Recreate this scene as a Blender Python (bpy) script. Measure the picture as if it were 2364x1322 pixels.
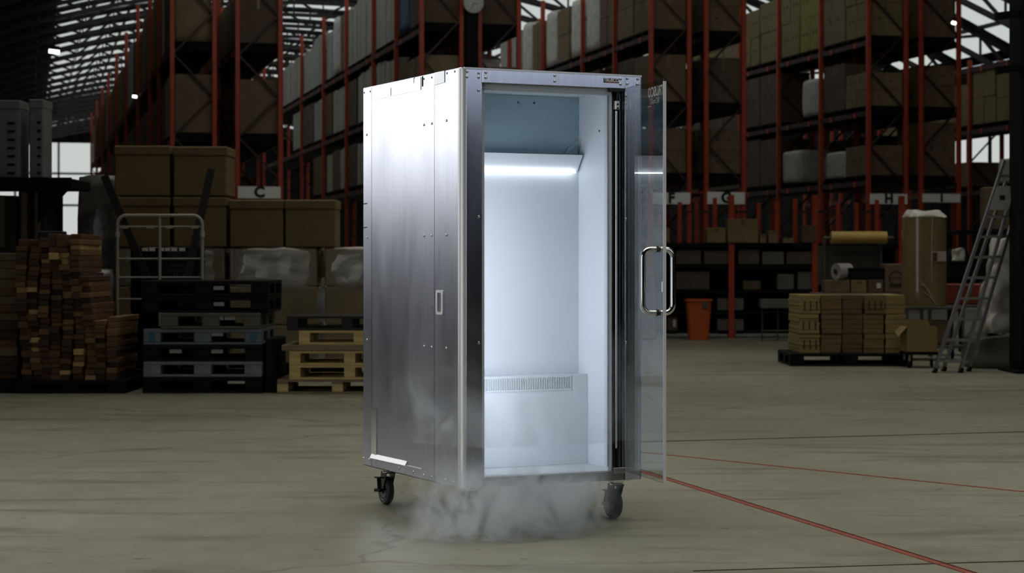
import bpy, math, random
from mathutils import Vector, Matrix, noise

# ------------------------------------------------------------------ clear, camera, world, lights, exposure
for o in list(bpy.data.objects):
    bpy.data.objects.remove(o)
SC = bpy.context.scene
COL = SC.collection
W_PX, H_PX, F_PX, HOR, CAM_H = 2364.0, 1322.0, 4600.0, 608.0, 1.19
cam_d = bpy.data.cameras.new('camera')
cam_d.sensor_width = 36.0
cam_d.lens = F_PX / W_PX * 36.0
cam_d.shift_y = -(H_PX / 2 - HOR) / W_PX
cam_d.clip_end = 400
cam_d.dof.use_dof = True
cam_d.dof.focus_distance = 9.0
cam_d.dof.aperture_fstop = 5.6
cam = bpy.data.objects.new('camera', cam_d)
cam.location = (0, 0, CAM_H)
cam.rotation_euler = (math.pi / 2, 0, 0)
COL.objects.link(cam)
SC.camera = cam
SC.view_settings.view_transform = 'Standard'
SC.view_settings.look = 'None'
SC.view_settings.exposure = 0.0
SC.view_settings.gamma = 1.0
SC.view_settings.use_curve_mapping = False
SC.cycles.use_denoising = True
SC.cycles.use_adaptive_sampling = True
SC.cycles.adaptive_threshold = 0.1
SC.cycles.adaptive_min_samples = 12
SC.cycles.max_bounces = 5
SC.cycles.diffuse_bounces = 3
SC.cycles.glossy_bounces = 3
SC.cycles.transparent_max_bounces = 8
SC.cycles.volume_bounces = 2
SC.cycles.sample_clamp_indirect = 4.0
SC.cycles.caustics_reflective = False
SC.cycles.caustics_refractive = False

world = bpy.data.worlds.new('sky')
SC.world = world
world.use_nodes = True
bg = world.node_tree.nodes['Background']
bg.inputs[0].default_value = (0.80, 0.88, 1.0, 1)
bg.inputs[1].default_value = 0.6


def area(name, loc, target, sx, sy, radiance, color, spread=180):
    """A soft box: radiance is the brightness its face shows."""
    l = bpy.data.lights.new(name, 'AREA')
    l.shape = 'RECTANGLE'
    l.size, l.size_y = sx, sy
    l.energy = radiance * math.pi * sx * sy
    l.spread = math.radians(spread)
    l.color = color
    o = bpy.data.objects.new(name, l)
    o.location = loc
    d = Vector(target) - Vector(loc)
    o.rotation_euler = d.to_track_quat('-Z', 'Y').to_euler()
    COL.objects.link(o)
    return o


# large gridded soft box beyond the left edge of the frame
area('soft_box_side', (-7.9, 15.2, 4.5), (-0.6, 9.4, 3.2), 5.2, 4.9, 0.66, (0.97, 0.98, 1.0), 80)
# wide scrim beside the camera
area('scrim_box', (-6.6, 3.2, 2.3), (-0.2, 8.9, 1.2), 5.0, 4.2, 0.55, (0.97, 0.98, 1.0), 90)
# dimmer box behind the camera on the other side
area('soft_box_front', (8.6, 2.4, 5.2), (0.3, 9.0, 3.0), 5.5, 4.4, 0.30, (0.80, 0.86, 1.0), 90)
# gridded overhead banks above the open floor; unseen fill added to brighten rack ends
area('overhead_bank_front', (0.5, 8.5, 9.0), (0.5, 8.5, 0), 14, 9, 0.66, (1.0, 0.97, 0.86), 104)
area('overhead_bank_middle', (3.0, 22.0, 9.5), (3.0, 22.0, 0), 16, 12, 0.52, (1.0, 0.96, 0.84), 130)
area('rack_fill_light', (3.0, 36.0, 10.0), (5.0, 47.5, 4.0), 22, 4, 1.0, (1.0, 0.97, 0.90))

# ------------------------------------------------------------------ frames of reference
TH = math.atan(1122.0 / F_PX)                      # the aisles run this far to the left of the lens axis
AX = Vector((-math.sin(TH), math.cos(TH), 0))      # along the aisles
BX = Vector((math.cos(TH), math.sin(TH), 0))       # across them
E0 = Vector((-6.34, 46.0, 0))                      # foot of rack C's first post


def RK(s, t, z=0.0):
    return E0 + BX * s + AX * t + Vector((0, 0, z))


def HALL(w, ta, z=0.0):
    return BX * w + AX * ta + Vector((0, 0, z))


def P(px, py, D):
    return Vector(((px - 1182) / F_PX * D, D, CAM_H + (HOR - py) / F_PX * D))


def FLOOR(px, py):
    return P(px, py, CAM_H * F_PX / (py - HOR))


# ------------------------------------------------------------------ materials
MATS = {}


def mat(name, col, rough=0.6, metal=0.0, var=0.0, scale=8.0, stretch=(1, 1, 1), bump=0.0, spec=0.5, coat=0.0, col2=None, emis=0.0, detail=4.0, rvar=0.0):
    if name in MATS:
        return MATS[name]
    m = bpy.data.materials.new(name)
    m.use_nodes = True
    nt = m.node_tree
    b = nt.nodes['Principled BSDF']
    b.inputs['Base Color'].default_value = (*col, 1)
    b.inputs['Roughness'].default_value = rough
    b.inputs['Metallic'].default_value = metal
    b.inputs['Specular IOR Level'].default_value = spec
    b.inputs['Coat Weight'].default_value = coat
    if emis:
        b.inputs['Emission Color'].default_value = (*col, 1)
        b.inputs['Emission Strength'].default_value = emis
    if var or bump or rvar:
        tc = nt.nodes.new('ShaderNodeTexCoord')
        mp = nt.nodes.new('ShaderNodeMapping')
        mp.inputs['Scale'].default_value = stretch
        nt.links.new(tc.outputs['Object'], mp.inputs['Vector'])
        n = nt.nodes.new('ShaderNodeTexNoise')
        n.inputs['Scale'].default_value = scale
        n.inputs['Detail'].default_value = detail
        nt.links.new(mp.outputs[0], n.inputs['Vector'])
        if var:
            r = nt.nodes.new('ShaderNodeValToRGB')
            r.color_ramp.elements[0].position = 0.3
            r.color_ramp.elements[1].position = 0.7
            c2 = col2 if col2 else tuple(min(1, c * (1 + var)) for c in col)
            c1 = tuple(c * (1 - var) for c in col)
            r.color_ramp.elements[0].color = (*c1, 1)
            r.color_ramp.elements[1].color = (*c2, 1)
            nt.links.new(n.outputs['Fac'], r.inputs[0])
            nt.links.new(r.outputs[0], b.inputs['Base Color'])
        if rvar:
            mr = nt.nodes.new('ShaderNodeMapRange')
            mr.inputs['From Min'].default_value = 0.3
            mr.inputs['From Max'].default_value = 0.7
            mr.inputs['To Min'].default_value = max(0.03, rough - rvar)
            mr.inputs['To Max'].default_value = rough + rvar
            nt.links.new(n.outputs['Fac'], mr.inputs['Value'])
            nt.links.new(mr.outputs[0], b.inputs['Roughness'])
        if bump:
            bp = nt.nodes.new('ShaderNodeBump')
            bp.inputs['Strength'].default_value = bump
            bp.inputs['Distance'].default_value = 0.02
            nt.links.new(n.outputs['Fac'], bp.inputs['Height'])
            nt.links.new(bp.outputs[0], b.inputs['Normal'])
    MATS[name] = m
    return m


def emit(name, col, strength):
    if name in MATS:
        return MATS[name]
    m = bpy.data.materials.new(name)
    m.use_nodes = True
    nt = m.node_tree
    nt.nodes.clear()
    e = nt.nodes.new('ShaderNodeEmission')
    e.inputs[0].default_value = (*col, 1)
    e.inputs[1].default_value = strength
    o = nt.nodes.new('ShaderNodeOutputMaterial')
    nt.links.new(e.outputs[0], o.inputs[0])
    MATS[name] = m
    return m


def glass(name, tint, refl=1.0):
    m = bpy.data.materials.new(name)
    m.use_nodes = True
    nt = m.node_tree
    nt.nodes.clear()
    t = nt.nodes.new('ShaderNodeBsdfTransparent')
    t.inputs[0].default_value = (*tint, 1)
    g = nt.nodes.new('ShaderNodeBsdfGlossy')
    g.inputs['Roughness'].default_value = 0.02
    fr = nt.nodes.new('ShaderNodeFresnel')
    ge = nt.nodes.new('ShaderNodeNewGeometry')
    io = nt.nodes.new('ShaderNodeMapRange')      # the same reflectance on the way in and on the way out
    io.inputs['To Min'].default_value = 1.36
    io.inputs['To Max'].default_value = 1 / 1.36
    nt.links.new(ge.outputs['Backfacing'], io.inputs[0])
    nt.links.new(io.outputs[0], fr.inputs[0])
    mx = nt.nodes.new('ShaderNodeMixShader')
    o = nt.nodes.new('ShaderNodeOutputMaterial')
    nt.links.new(fr.outputs[0], mx.inputs[0])
    nt.links.new(t.outputs[0], mx.inputs[1])
    nt.links.new(g.outputs[0], mx.inputs[2])
    nt.links.new(mx.outputs[0], o.inputs[0])
    return m


# ------------------------------------------------------------------ mesh helpers
class MB:
    def __init__(self):
        self.v, self.f = [], []

    def box(self, x0, x1, y0, y1, z0, z1, M=None):
        n = len(self.v)
        c = [Vector((x, y, z)) for z in (z0, z1) for y in (y0, y1) for x in (x0, x1)]
        if M is not None:
            c = [M @ p for p in c]
        self.v += c
        self.f += [tuple(n + i for i in q) for q in ((0, 2, 3, 1), (4, 5, 7, 6), (0, 1, 5, 4), (2, 6, 7, 3), (0, 4, 6, 2), (1, 3, 7, 5))]
        return self

    def bbox(self, x0, x1, y0, y1, z0, z1, r=0.01):
        """box with its edges chamfered by r"""
        n = len(self.v)
        idx = {}
        for ix, x in enumerate((x0, x1)):
            for iy, y in enumerate((y0, y1)):
                for iz, z in enumerate((z0, z1)):
                    sx, sy, sz = (1, -1)[ix], (1, -1)[iy], (1, -1)[iz]
                    for a in range(3):
                        d = [r, r, r]
                        d[a] = 0
                        idx[(ix, iy, iz, a)] = len(self.v)
                        self.v.append(Vector((x + sx * d[0], y + sy * d[1], z + sz * d[2])))
        g = lambda *k: idx[k]
        for s in (0, 1):
            q = [g(s, 0, 0, 0), g(s, 1, 0, 0), g(s, 1, 1, 0), g(s, 0, 1, 0)]
            self.f.append(tuple(q if s else q[::-1]))
            q = [g(0, s, 0, 1), g(0, s, 1, 1), g(1, s, 1, 1), g(1, s, 0, 1)]
            self.f.append(tuple(q if s else q[::-1]))
            q = [g(0, 0, s, 2), g(1, 0, s, 2), g(1, 1, s, 2), g(0, 1, s, 2)]
            self.f.append(tuple(q if s else q[::-1]))
        for i in (0, 1):
            for j in (0, 1):
                self.f.append((g(i, j, 0, 0), g(i, j, 1, 0), g(i, j, 1, 1), g(i, j, 0, 1)))
                self.f.append((g(i, 0, j, 0), g(i, 1, j, 0), g(i, 1, j, 2), g(i, 0, j, 2)))
                self.f.append((g(0, i, j, 1), g(1, i, j, 1), g(1, i, j, 2), g(0, i, j, 2)))
                for k in (0, 1):
                    self.f.append((g(i, j, k, 0), g(i, j, k, 1), g(i, j, k, 2)))
        return self

    def bar(self, a, b, w, h, up=(0, 0, 1)):
        """rectangular bar from a to b, w across and h along up"""
        a, b = Vector(a), Vector(b)
        d = (b - a).normalized()
        u = Vector(up)
        if abs(d.dot(u)) > 0.98:
            u = Vector((0, 1, 0))
        s = d.cross(u).normalized()
        u = s.cross(d).normalized()
        n = len(self.v)
        for p in (a, b):
            for i, j in ((-1, -1), (1, -1), (1, 1), (-1, 1)):
                self.v.append(p + s * (i * w / 2) + u * (j * h / 2))
        self.f += [tuple(n + i for i in q) for q in ((0, 3, 2, 1), (4, 5, 6, 7), (0, 1, 5, 4), (1, 2, 6, 5), (2, 3, 7, 6), (3, 0, 4, 7))]
        return self

    def tube(self, pts, r, n=10, cap=True, closed=False):
        pts = [Vector(p) for p in pts]
        base = len(self.v)
        k = len(pts)
        ref = None
        for i, p in enumerate(pts):
            if closed:
                d = (pts[(i + 1) % k] - pts[i - 1]).normalized()
            else:
                d = (pts[min(i + 1, k - 1)] - pts[max(i - 1, 0)]).normalized()
            if ref is None:
                ref = Vector((0, 0, 1)) if abs(d.z) < 0.9 else Vector((1, 0, 0))
            s = d.cross(ref).normalized()
            u = s.cross(d).normalized()
            ref = u
            rr = r[i] if isinstance(r, (list, tuple)) else r
            for j in range(n):
                t = 2 * math.pi * j / n
                self.v.append(p + s * (math.cos(t) * rr) + u * (math.sin(t) * rr))
        for i in range(k if closed else k - 1):
            a, b = base + i * n, base + ((i + 1) % k) * n
            for j in range(n):
                self.f.append((a + j, a + (j + 1) % n, b + (j + 1) % n, b + j))
        if cap and not closed:
            self.f.append(tuple(base + j for j in range(n))[::-1])
            self.f.append(tuple(base + (k - 1) * n + j for j in range(n)))
        return self

    def lathe(self, prof, c=(0, 0, 0), axis='z', n=24, ry=1.0):
        """prof: (radius, height) pairs around an axis through c"""
        base = len(self.v)
        c = Vector(c)
        for r, h in prof:
            for j in range(n):
                t = 2 * math.pi * j / n
                a, b = math.cos(t) * r, math.sin(t) * r * ry
                v = {'z': (a, b, h), 'x': (h, a, b), 'y': (a, h, b)}[axis]
                self.v.append(c + Vector(v))
        for i in range(len(prof) - 1):
            a, b = base + i * n, base + (i + 1) * n
            for j in range(n):
                self.f.append((a + j, a + (j + 1) % n, b + (j + 1) % n, b + j))
        self.f.append(tuple(base + j for j in range(n))[::-1])
        self.f.append(tuple(base + (len(prof) - 1) * n + j for j in range(n)))
        return self

    def quad(self, a, b, c, d):
        n = len(self.v)
        self.v += [Vector(p) for p in (a, b, c, d)]
        self.f.append((n, n + 1, n + 2, n + 3))
        return self

    def prism(self, poly, z0, z1, M=None):
        """poly of (x, y) extruded in z"""
        n = len(self.v)
        k = len(poly)
        c = [Vector((x, y, z)) for z in (z0, z1) for x, y in poly]
        if M is not None:
            c = [M @ p for p in c]
        self.v += c
        self.f.append(tuple(n + i for i in range(k))[::-1])
        self.f.append(tuple(n + k + i for i in range(k)))
        for i in range(k):
            self.f.append((n + i, n + (i + 1) % k, n + k + (i + 1) % k, n + k + i))
        return self

    def mesh(self, name, m, smooth=False):
        me = bpy.data.meshes.new(name)
        me.from_pydata([tuple(v) for v in self.v], [], self.f)
        me.validate()
        import bmesh
        bm = bmesh.new()
        bm.from_mesh(me)
        bmesh.ops.recalc_face_normals(bm, faces=bm.faces)
        bm.to_mesh(me)
        bm.free()
        if smooth:
            for p in me.polygons:
                p.use_smooth = True
            try:
                me.set_sharp_from_angle(angle=math.radians(40))
            except Exception:
                pass
        if m is not None:
            me.materials.append(m)
        return me

    def build(self, name, m, parent=None, loc=(0, 0, 0), rz=0.0, smooth=False):
        return link(name, self.mesh(name, m, smooth), parent, loc, rz)


def link(name, me, parent=None, loc=(0, 0, 0), rz=0.0):
    o = bpy.data.objects.new(name, me)
    COL.objects.link(o)
    o.location = loc
    o.rotation_euler = (0, 0, rz)
    if parent is not None:
        o.parent = parent
    return o


def tag(o, label, cat, group=None, kind=None):
    o['label'] = label
    o['category'] = cat
    if group:
        o['group'] = group
    if kind:
        o['kind'] = kind
    return o


def thing(name, label, cat, loc=(0, 0, 0), rz=0.0, group=None):
    return tag(link(name, None, None, loc, rz), label, cat, group)


def struct(o):
    o['kind'] = 'structure'
    return o


def text_mesh(txt, size, m, bold=0.0, ext=0.0005, shear=0.0, sx=1.0):
    cu = bpy.data.curves.new('lettering', 'FONT')
    cu.body = txt
    cu.size = size
    cu.align_x = 'CENTER'
    cu.align_y = 'CENTER'
    cu.offset = bold
    cu.extrude = ext
    cu.shear = shear
    cu.resolution_u = 3
    ob = bpy.data.objects.new('lettering', cu)
    COL.objects.link(ob)
    dg = bpy.context.evaluated_depsgraph_get()
    me = bpy.data.meshes.new_from_object(ob.evaluated_get(dg))
    bpy.data.objects.remove(ob)
    bpy.data.curves.remove(cu)
    for v in me.vertices:
        v.co.x *= sx
    me.materials.clear()
    me.materials.append(m)
    return me


ORD = ['first', 'second', 'third', 'fourth', 'fifth', 'sixth', 'seventh', 'eighth', 'ninth', 'tenth', 'eleventh', 'twelfth', 'thirteenth', 'fourteenth', 'fifteenth', 'sixteenth', 'seventeenth', 'eighteenth', 'nineteenth', 'twentieth', 'twenty-first', 'twenty-second', 'twenty-third', 'twenty-fourth']

# ------------------------------------------------------------------ floor
m_floor = bpy.data.materials.new('concrete')
m_floor.use_nodes = True
nt = m_floor.node_tree
B = nt.nodes['Principled BSDF']
tc = nt.nodes.new('ShaderNodeTexCoord')


def nz(scale, stretch, detail=5, rough=0.55, dist=0.0):
    mp = nt.nodes.new('ShaderNodeMapping')
    mp.inputs['Scale'].default_value = stretch
    nt.links.new(tc.outputs['Object'], mp.inputs[0])
    n = nt.nodes.new('ShaderNodeTexNoise')
    n.inputs['Scale'].default_value = scale
    n.inputs['Detail'].default_value = detail
    n.inputs['Roughness'].default_value = rough
    n.inputs['Distortion'].default_value = dist
    nt.links.new(mp.outputs[0], n.inputs['Vector'])
    return n.outputs['Fac']


def ramp(fac, p0, c0, p1, c1):
    r = nt.nodes.new('ShaderNodeValToRGB')
    r.color_ramp.elements[0].position = p0
    r.color_ramp.elements[1].position = p1
    r.color_ramp.elements[0].color = (*c0, 1)
    r.color_ramp.elements[1].color = (*c1, 1)
    nt.links.new(fac, r.inputs[0])
    return r.outputs[0]


def mul(a, b):
    x = nt.nodes.new('ShaderNodeMix')
    x.data_type = 'RGBA'
    x.blend_type = 'MULTIPLY'
    x.inputs[0].default_value = 1.0
    nt.links.new(a, x.inputs[6])
    nt.links.new(b, x.inputs[7])
    return x.outputs[2]


c = ramp(nz(0.45, (1, 0.6, 1), 6), 0.32, (0.235, 0.226, 0.163), 0.68, (0.335, 0.332, 0.262))
c = mul(c, ramp(nz(1.6, (0.35, 2.2, 1), 4, 0.6, 0.6), 0.28, (0.60, 0.575, 0.51), 0.47, (1, 1, 1)))
c = mul(c, ramp(nz(5.0, (1, 1, 1), 6, 0.65), 0.30, (0.86, 0.86, 0.84), 0.62, (1.04, 1.04, 1.04)))
c = mul(c, ramp(nz(9.0, (1, 1, 1), 2, 0.5), 0.24, (0.45, 0.44, 0.42), 0.29, (1, 1, 1)))
vo = nt.nodes.new('ShaderNodeTexVoronoi')
vo.feature = 'DISTANCE_TO_EDGE'
vo.inputs['Scale'].default_value = 0.21
mpv = nt.nodes.new('ShaderNodeMapping')
nzv = nt.nodes.new('ShaderNodeTexNoise')
nzv.inputs['Scale'].default_value = 2.5
nzv.inputs['Detail'].default_value = 6
av = nt.nodes.new('ShaderNodeVectorMath')
av.operation = 'MULTIPLY_ADD'
av.inputs[1].default_value = (0.5, 0.5, 0)
nt.links.new(tc.outputs['Object'], nzv.inputs['Vector'])
nt.links.new(nzv.outputs['Color'], av.inputs[0])
nt.links.new(tc.outputs['Object'], av.inputs[2])
nt.links.new(av.outputs[0], vo.inputs['Vector'])
c = mul(c, ramp(vo.outputs['Distance'], 0.001, (0.62, 0.60, 0.55), 0.0045, (1, 1, 1)))
nt.links.new(c, B.inputs['Base Color'])
rr = nt.nodes.new('ShaderNodeMapRange')
rr.inputs['To Min'].default_value = 0.34
rr.inputs['To Max'].default_value = 0.62
nt.links.new(nz(1.2, (1, 1, 1), 5), rr.inputs[0])
nt.links.new(rr.outputs[0], B.inputs['Roughness'])
B.inputs['Specular IOR Level'].default_value = 0.45

TA0, TA1, WL, WR, WC, WHALF = -14.0, 155.0, -8.0, 30.0, 11.0, 19.0


def ROOF(w):
    return 12.5 - 5.0 * ((w - WC) / WHALF) ** 2


mb = MB()
mb.quad(HALL(WL, TA0), HALL(WR, TA0), HALL(WR, TA1), HALL(WL, TA1))
struct(mb.build('floor', m_floor))

m_tape = mat('red_floor_paint', (0.30, 0.075, 0.048), 0.7, var=0.30, scale=30)
m_joint = mat('dark_joint', (0.075, 0.055, 0.04), 0.8, var=0.3, scale=20)


def floor_line(pa, pb, w, m, n):
    a, b = FLOOR(*pa), FLOOR(*pb)
    d = (b - a).normalized()
    s = Vector((-d.y, d.x, 0)) * (w / 2)
    z = Vector((0, 0, 0.0015))
    o = MB().bar(a + z, b + z, w, 0.003).build('trim_%d' % n, m)
    struct(o)
    return o


floor_line((1330, 1024), (2500, 993), 0.022, m_joint, 1)
floor_line((1330, 1028), (2500, 1149), 0.022, m_tape, 2)
floor_line((1330, 1040), (2420, 1378), 0.048, m_tape, 3)
floor_line((1600, 1318), (2500, 1291), 0.006, m_joint, 4)
floor_line((1330, 1037.5), (2420, 1375), 0.008, m_joint, 5)

# ------------------------------------------------------------------ hall: walls, roof, skylights, trusses
m_dark_wall = mat('dark_cladding', (0.014, 0.0145, 0.016), 0.9, var=0.25, scale=2, spec=0.1)
m_steel_black = mat('black_steel', (0.007, 0.0075, 0.009), 0.7, spec=0.12)
m_truss = mat('truss_paint', (0.012, 0.012, 0.012), 0.6)
m_sky = emit('skylight_sheet', (0.90, 0.96, 0.92), 0.62)
m_win = emit('daylit_pane', (0.93, 0.97, 0.94), 0.62)


def corrugated_wall(name, a, b, h):
    """wall of ribbed sheet from a to b"""
    a, b = Vector(a), Vector(b)
    d = (b - a)
    L = d.length
    d.normalize()
    nrm = Vector((-d.y, d.x, 0))
    mb = MB()
    k = int(L / 1.0)
    pts = []
    for i in range(k):
        x0 = L * i / k
        st = L / k
        pts += [(x0, 0), (x0 + st * 0.35, 0), (x0 + st * 0.5, 0.06), (x0 + st * 0.85, 0.06)]
    pts.append((L, 0))
    for (x0, o0), (x1, o1) in zip(pts[:-1], pts[1:]):
        p, q = a + d * x0 + nrm * o0, a + d * x1 + nrm * o1
        mb.quad(p, q, q + Vector((0, 0, h)), p + Vector((0, 0, h)))
    return struct(mb.build(name, m_dark_wall))


corrugated_wall('wall_left', HALL(WL, TA1), HALL(WL, TA0), 7.6)
corrugated_wall('wall_right', HALL(WR, TA0), HALL(WR, TA1), 7.6)
corrugated_wall('wall_back', HALL(WL, TA0), HALL(WR, TA0), 12.6)
corrugated_wall('wall_front', HALL(WR, TA1), HALL(WL, TA1), 12.6)


def window(n, c0, du, w, h, z, cols, rows):
    """daylit window: pane grid with mullions, on a wall from c0 along du"""
    root = link('window_%d' % n, None, None, c0, math.atan2(du.y, du.x))
    struct(root)
    cw, ch = w / cols, h / rows
    pm = MB().box(0.06, cw - 0.06, -0.03, 0.03, 0.06, ch - 0.06).mesh('pane', m_win)
    for i in range(cols):
        for j in range(rows):
            link('pane', pm, root, (i * cw, 0, z + j * ch))
    f = MB()
    for i in range(cols + 1):
        f.box(i * cw - 0.08, i * cw + 0.08, -0.08, 0.08, z - 0.08, z + h + 0.08)
    for j in range(rows + 1):
        f.box(0, w, -0.07, 0.07, z + j * ch - 0.08, z + j * ch + 0.08)
    f.build('window_frame', m_steel_black, root)


window(1, HALL(-4.0, TA1 - 0.4), BX, 9.6, 7.2, 3.2, 3, 3)
window(2, HALL(WR - 0.4, 53.0), AX, 9.0, 1.3, 4.0, 6, 1)
window(3, HALL(WR - 0.4, 67.6), AX, 4.8, 0.6, 4.6, 4, 1)
window(4, HALL(WR - 0.4, 74.5), AX, 1.3, 1.1, 6.4, 1, 2)

# roof skin: curved sheets, with one curved translucent sheet in each bay beyond the open floor
NS = 26
WS = [WL + (WR - WL) * i / NS for i in range(NS + 1)]
mb = MB()
for w0, w1 in zip(WS[:-1], WS[1:]):
    mb.quad(HALL(w0, TA0, ROOF(w0) + 0.12), HALL(w1, TA0, ROOF(w1) + 0.12), HALL(w1, TA1, ROOF(w1) + 0.12), HALL(w0, TA1, ROOF(w0) + 0.12))
ceil = struct(mb.build('ceiling', m_dark_wall))
SK = [1.2 + 28.2 * i / 18 for i in range(19)]
mb = MB()
for w0, w1 in zip(SK[:-1], SK[1:]):
    mb.quad((w0, 0, ROOF(w0)), (w1, 0, ROOF(w1)), (w1, 3.1, ROOF(w1)), (w0, 3.1, ROOF(w0)))
sk_me = mb.mesh('skylight_panel', m_sky)
TR0, NTR = 48.0, 26
for i in range(NTR):
    link('skylight_panel', sk_me, ceil, HALL(0, TR0 + 4 * i + 0.45), TH)

# arched open-web trusses
NW = 30
TW = [WL + 0.3 + (WR - WL - 0.6) * i / NW for i in range(NW + 1)]
top, bot, web = MB(), MB(), MB()
tp = [Vector((w, 0, ROOF(w) - 0.10)) for w in TW]
bt = [Vector((w, 0, ROOF(w) - 0.80)) for w in TW]
for i in range(NW):
    top.bar(tp[i], tp[i + 1], 0.14, 0.15)
    bot.bar(bt[i], bt[i + 1], 0.14, 0.15)
    if i % 2:
        web.bar(tp[i], bt[i + 1], 0.09, 0.09)
    else:
        web.bar(bt[i], tp[i + 1], 0.09, 0.09)
    web.bar(bt[i], tp[i], 0.06, 0.06, up=(0, 1, 0))
tr_me = [top.mesh('top_chord', m_truss), bot.mesh('bottom_chord', m_truss), web.mesh('web_lattice', m_truss)]
for i in range(NTR + 1):
    r = struct(link('roof_truss', None, None, HALL(0, TR0 + 4 * i), TH))
    for me in tr_me:
        link(me.name.split('.')[0], me, r)
# purlins along the hall
for k, w in enumerate((0.5, 4.2, 8.0, 11.0, 14.0, 17.8, 21.5, 25.2, 28.2)):
    struct(MB().bar(HALL(w, TR0, ROOF(w) - 0.02), HALL(w, TA1 - 0.5, ROOF(w) - 0.02), 0.10, 0.16).build('roof_purlin', m_truss))

# ------------------------------------------------------------------ materials for goods
m_orange = mat('orange_post', (0.40, 0.050, 0.018), 0.5, var=0.18, scale=3)
m_orange_d = mat('worn_orange', (0.24, 0.036, 0.02), 0.55, var=0.25, scale=4)
m_beam = mat('dark_beam', (0.035, 0.014, 0.014), 0.6, var=0.3, scale=3)
m_deck = mat('black_deck', (0.007, 0.007, 0.008), 0.8, spec=0.1)
CARD = {
    'brown': mat('brown_card', (0.15, 0.105, 0.060), 0.75, var=0.14, scale=3),
    'tan': mat('tan_card', (0.20, 0.15, 0.085), 0.75, var=0.14, scale=3),
    'dark brown': mat('dark_card', (0.10, 0.07, 0.043), 0.8, var=0.16, scale=3),
    'olive': mat('olive_card', (0.20, 0.16, 0.07), 0.75, var=0.12, scale=3),
    'yellow': mat('yellow_card', (0.24, 0.20, 0.04), 0.7, var=0.12, scale=3),
    'grey': mat('grey_wrap', (0.44, 0.44, 0.40), 0.5, var=0.3, scale=9, stretch=(4, 4, 0.6)),
    'white': mat('white_wrap', (0.62, 0.62, 0.57), 0.4, var=0.22, scale=5, bump=0.3),
    'blue': mat('blue_tarp', (0.035, 0.075, 0.19), 0.5, var=0.35, scale=8),
}
m_tape_p = mat('parcel_tape', (0.15, 0.095, 0.045), 0.35, var=0.1, scale=5)
m_print = mat('box_print', (0.035, 0.026, 0.018), 0.8)
m_white = mat('white_paper', (0.62, 0.62, 0.58), 0.7)
m_wrapfilm = mat('stretch_film_load', (0.26, 0.225, 0.17), 0.28, var=0.25, scale=3.2, stretch=(0.8, 0.8, 2.6), bump=0.45, coat=0.8, col2=(0.60, 0.58, 0.53))
m_wrapgrey = mat('grey_film_load', (0.13, 0.125, 0.115), 0.22, var=0.35, scale=6, bump=0.5, coat=0.5, col2=(0.24, 0.235, 0.22))

rnd = random.Random(7)


def carton(label, loc, sx, sy, sz, rz, colour, group=None, tape=True, mark=0, name='carton', cat='carton', lid=0.0, white_label=False):
    """a cardboard box standing at loc, its near face towards local -y; origin at the middle of its foot"""
    m = CARD[colour] if isinstance(colour, str) else colour
    r = min(0.012, 0.05 * min(sx, sy, sz))
    body = MB().bbox(-sx / 2, sx / 2, -sy / 2, sy / 2, 0, sz - lid, r)
    o = body.build(name, m, None, loc, rz)
    tag(o, label, cat, group)
    if lid:
        MB().bbox(-sx / 2 - 0.008, sx / 2 + 0.008, -sy / 2 - 0.008, sy / 2 + 0.008, sz - lid - 0.004, sz, r).build('lid', m, o)
        MB().box(-sx * 0.30, -sx * 0.14, -sy / 2 - 0.011, -sy / 2 - 0.0085, sz - lid * 0.7, sz - lid * 0.35).build('print_mark', m_tape_p, o)
    if tape:
        t = MB()
        t.box(-0.03, 0.03, -sy / 2 - 0.002, -sy / 2 + 0.001, sz * 0.72, sz - r)
        t.box(-0.03, 0.03, -sy / 2 + r, sy / 2 - r, sz - 0.001, sz + 0.002)
        t.box(-sx / 2 - 0.002, -sx / 2 + 0.001, -0.03, 0.03, sz * 0.78, sz - r)
        t.build('tape', m_tape_p, o)['kind'] = 'stuff'
    if mark:
        g = MB()
        # a row of block glyphs printed on the two faces one can see
        for i in range(mark):
            cx = (i + 0.5) / mark * 0.7 - 0.35
            hh = sz * 0.10
            zc = sz * 0.52
            for a in range(3):
                g.box(cx * sx - 0.035 + a * 0.03, cx * sx - 0.02 + a * 0.03, -sy / 2 - 0.002, -sy / 2, zc - hh * (0.5 + 0.2 * (a % 2)), zc + hh * 0.5)
                g.box(-sx / 2 - 0.002, -sx / 2, cx * sy - 0.05 + a * 0.04, cx * sy - 0.03 + a * 0.04, zc - hh * (0.5 + 0.2 * (a % 2)), zc + hh * 0.5)
        g.build('print_mark', m_print, o)['kind'] = 'stuff'
    if white_label:
        MB().box(sx * 0.05, sx * 0.32, -sy / 2 - 0.002, -sy / 2, sz * 0.35, sz * 0.72).build('paper_label', m_white, o)
    return o


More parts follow.
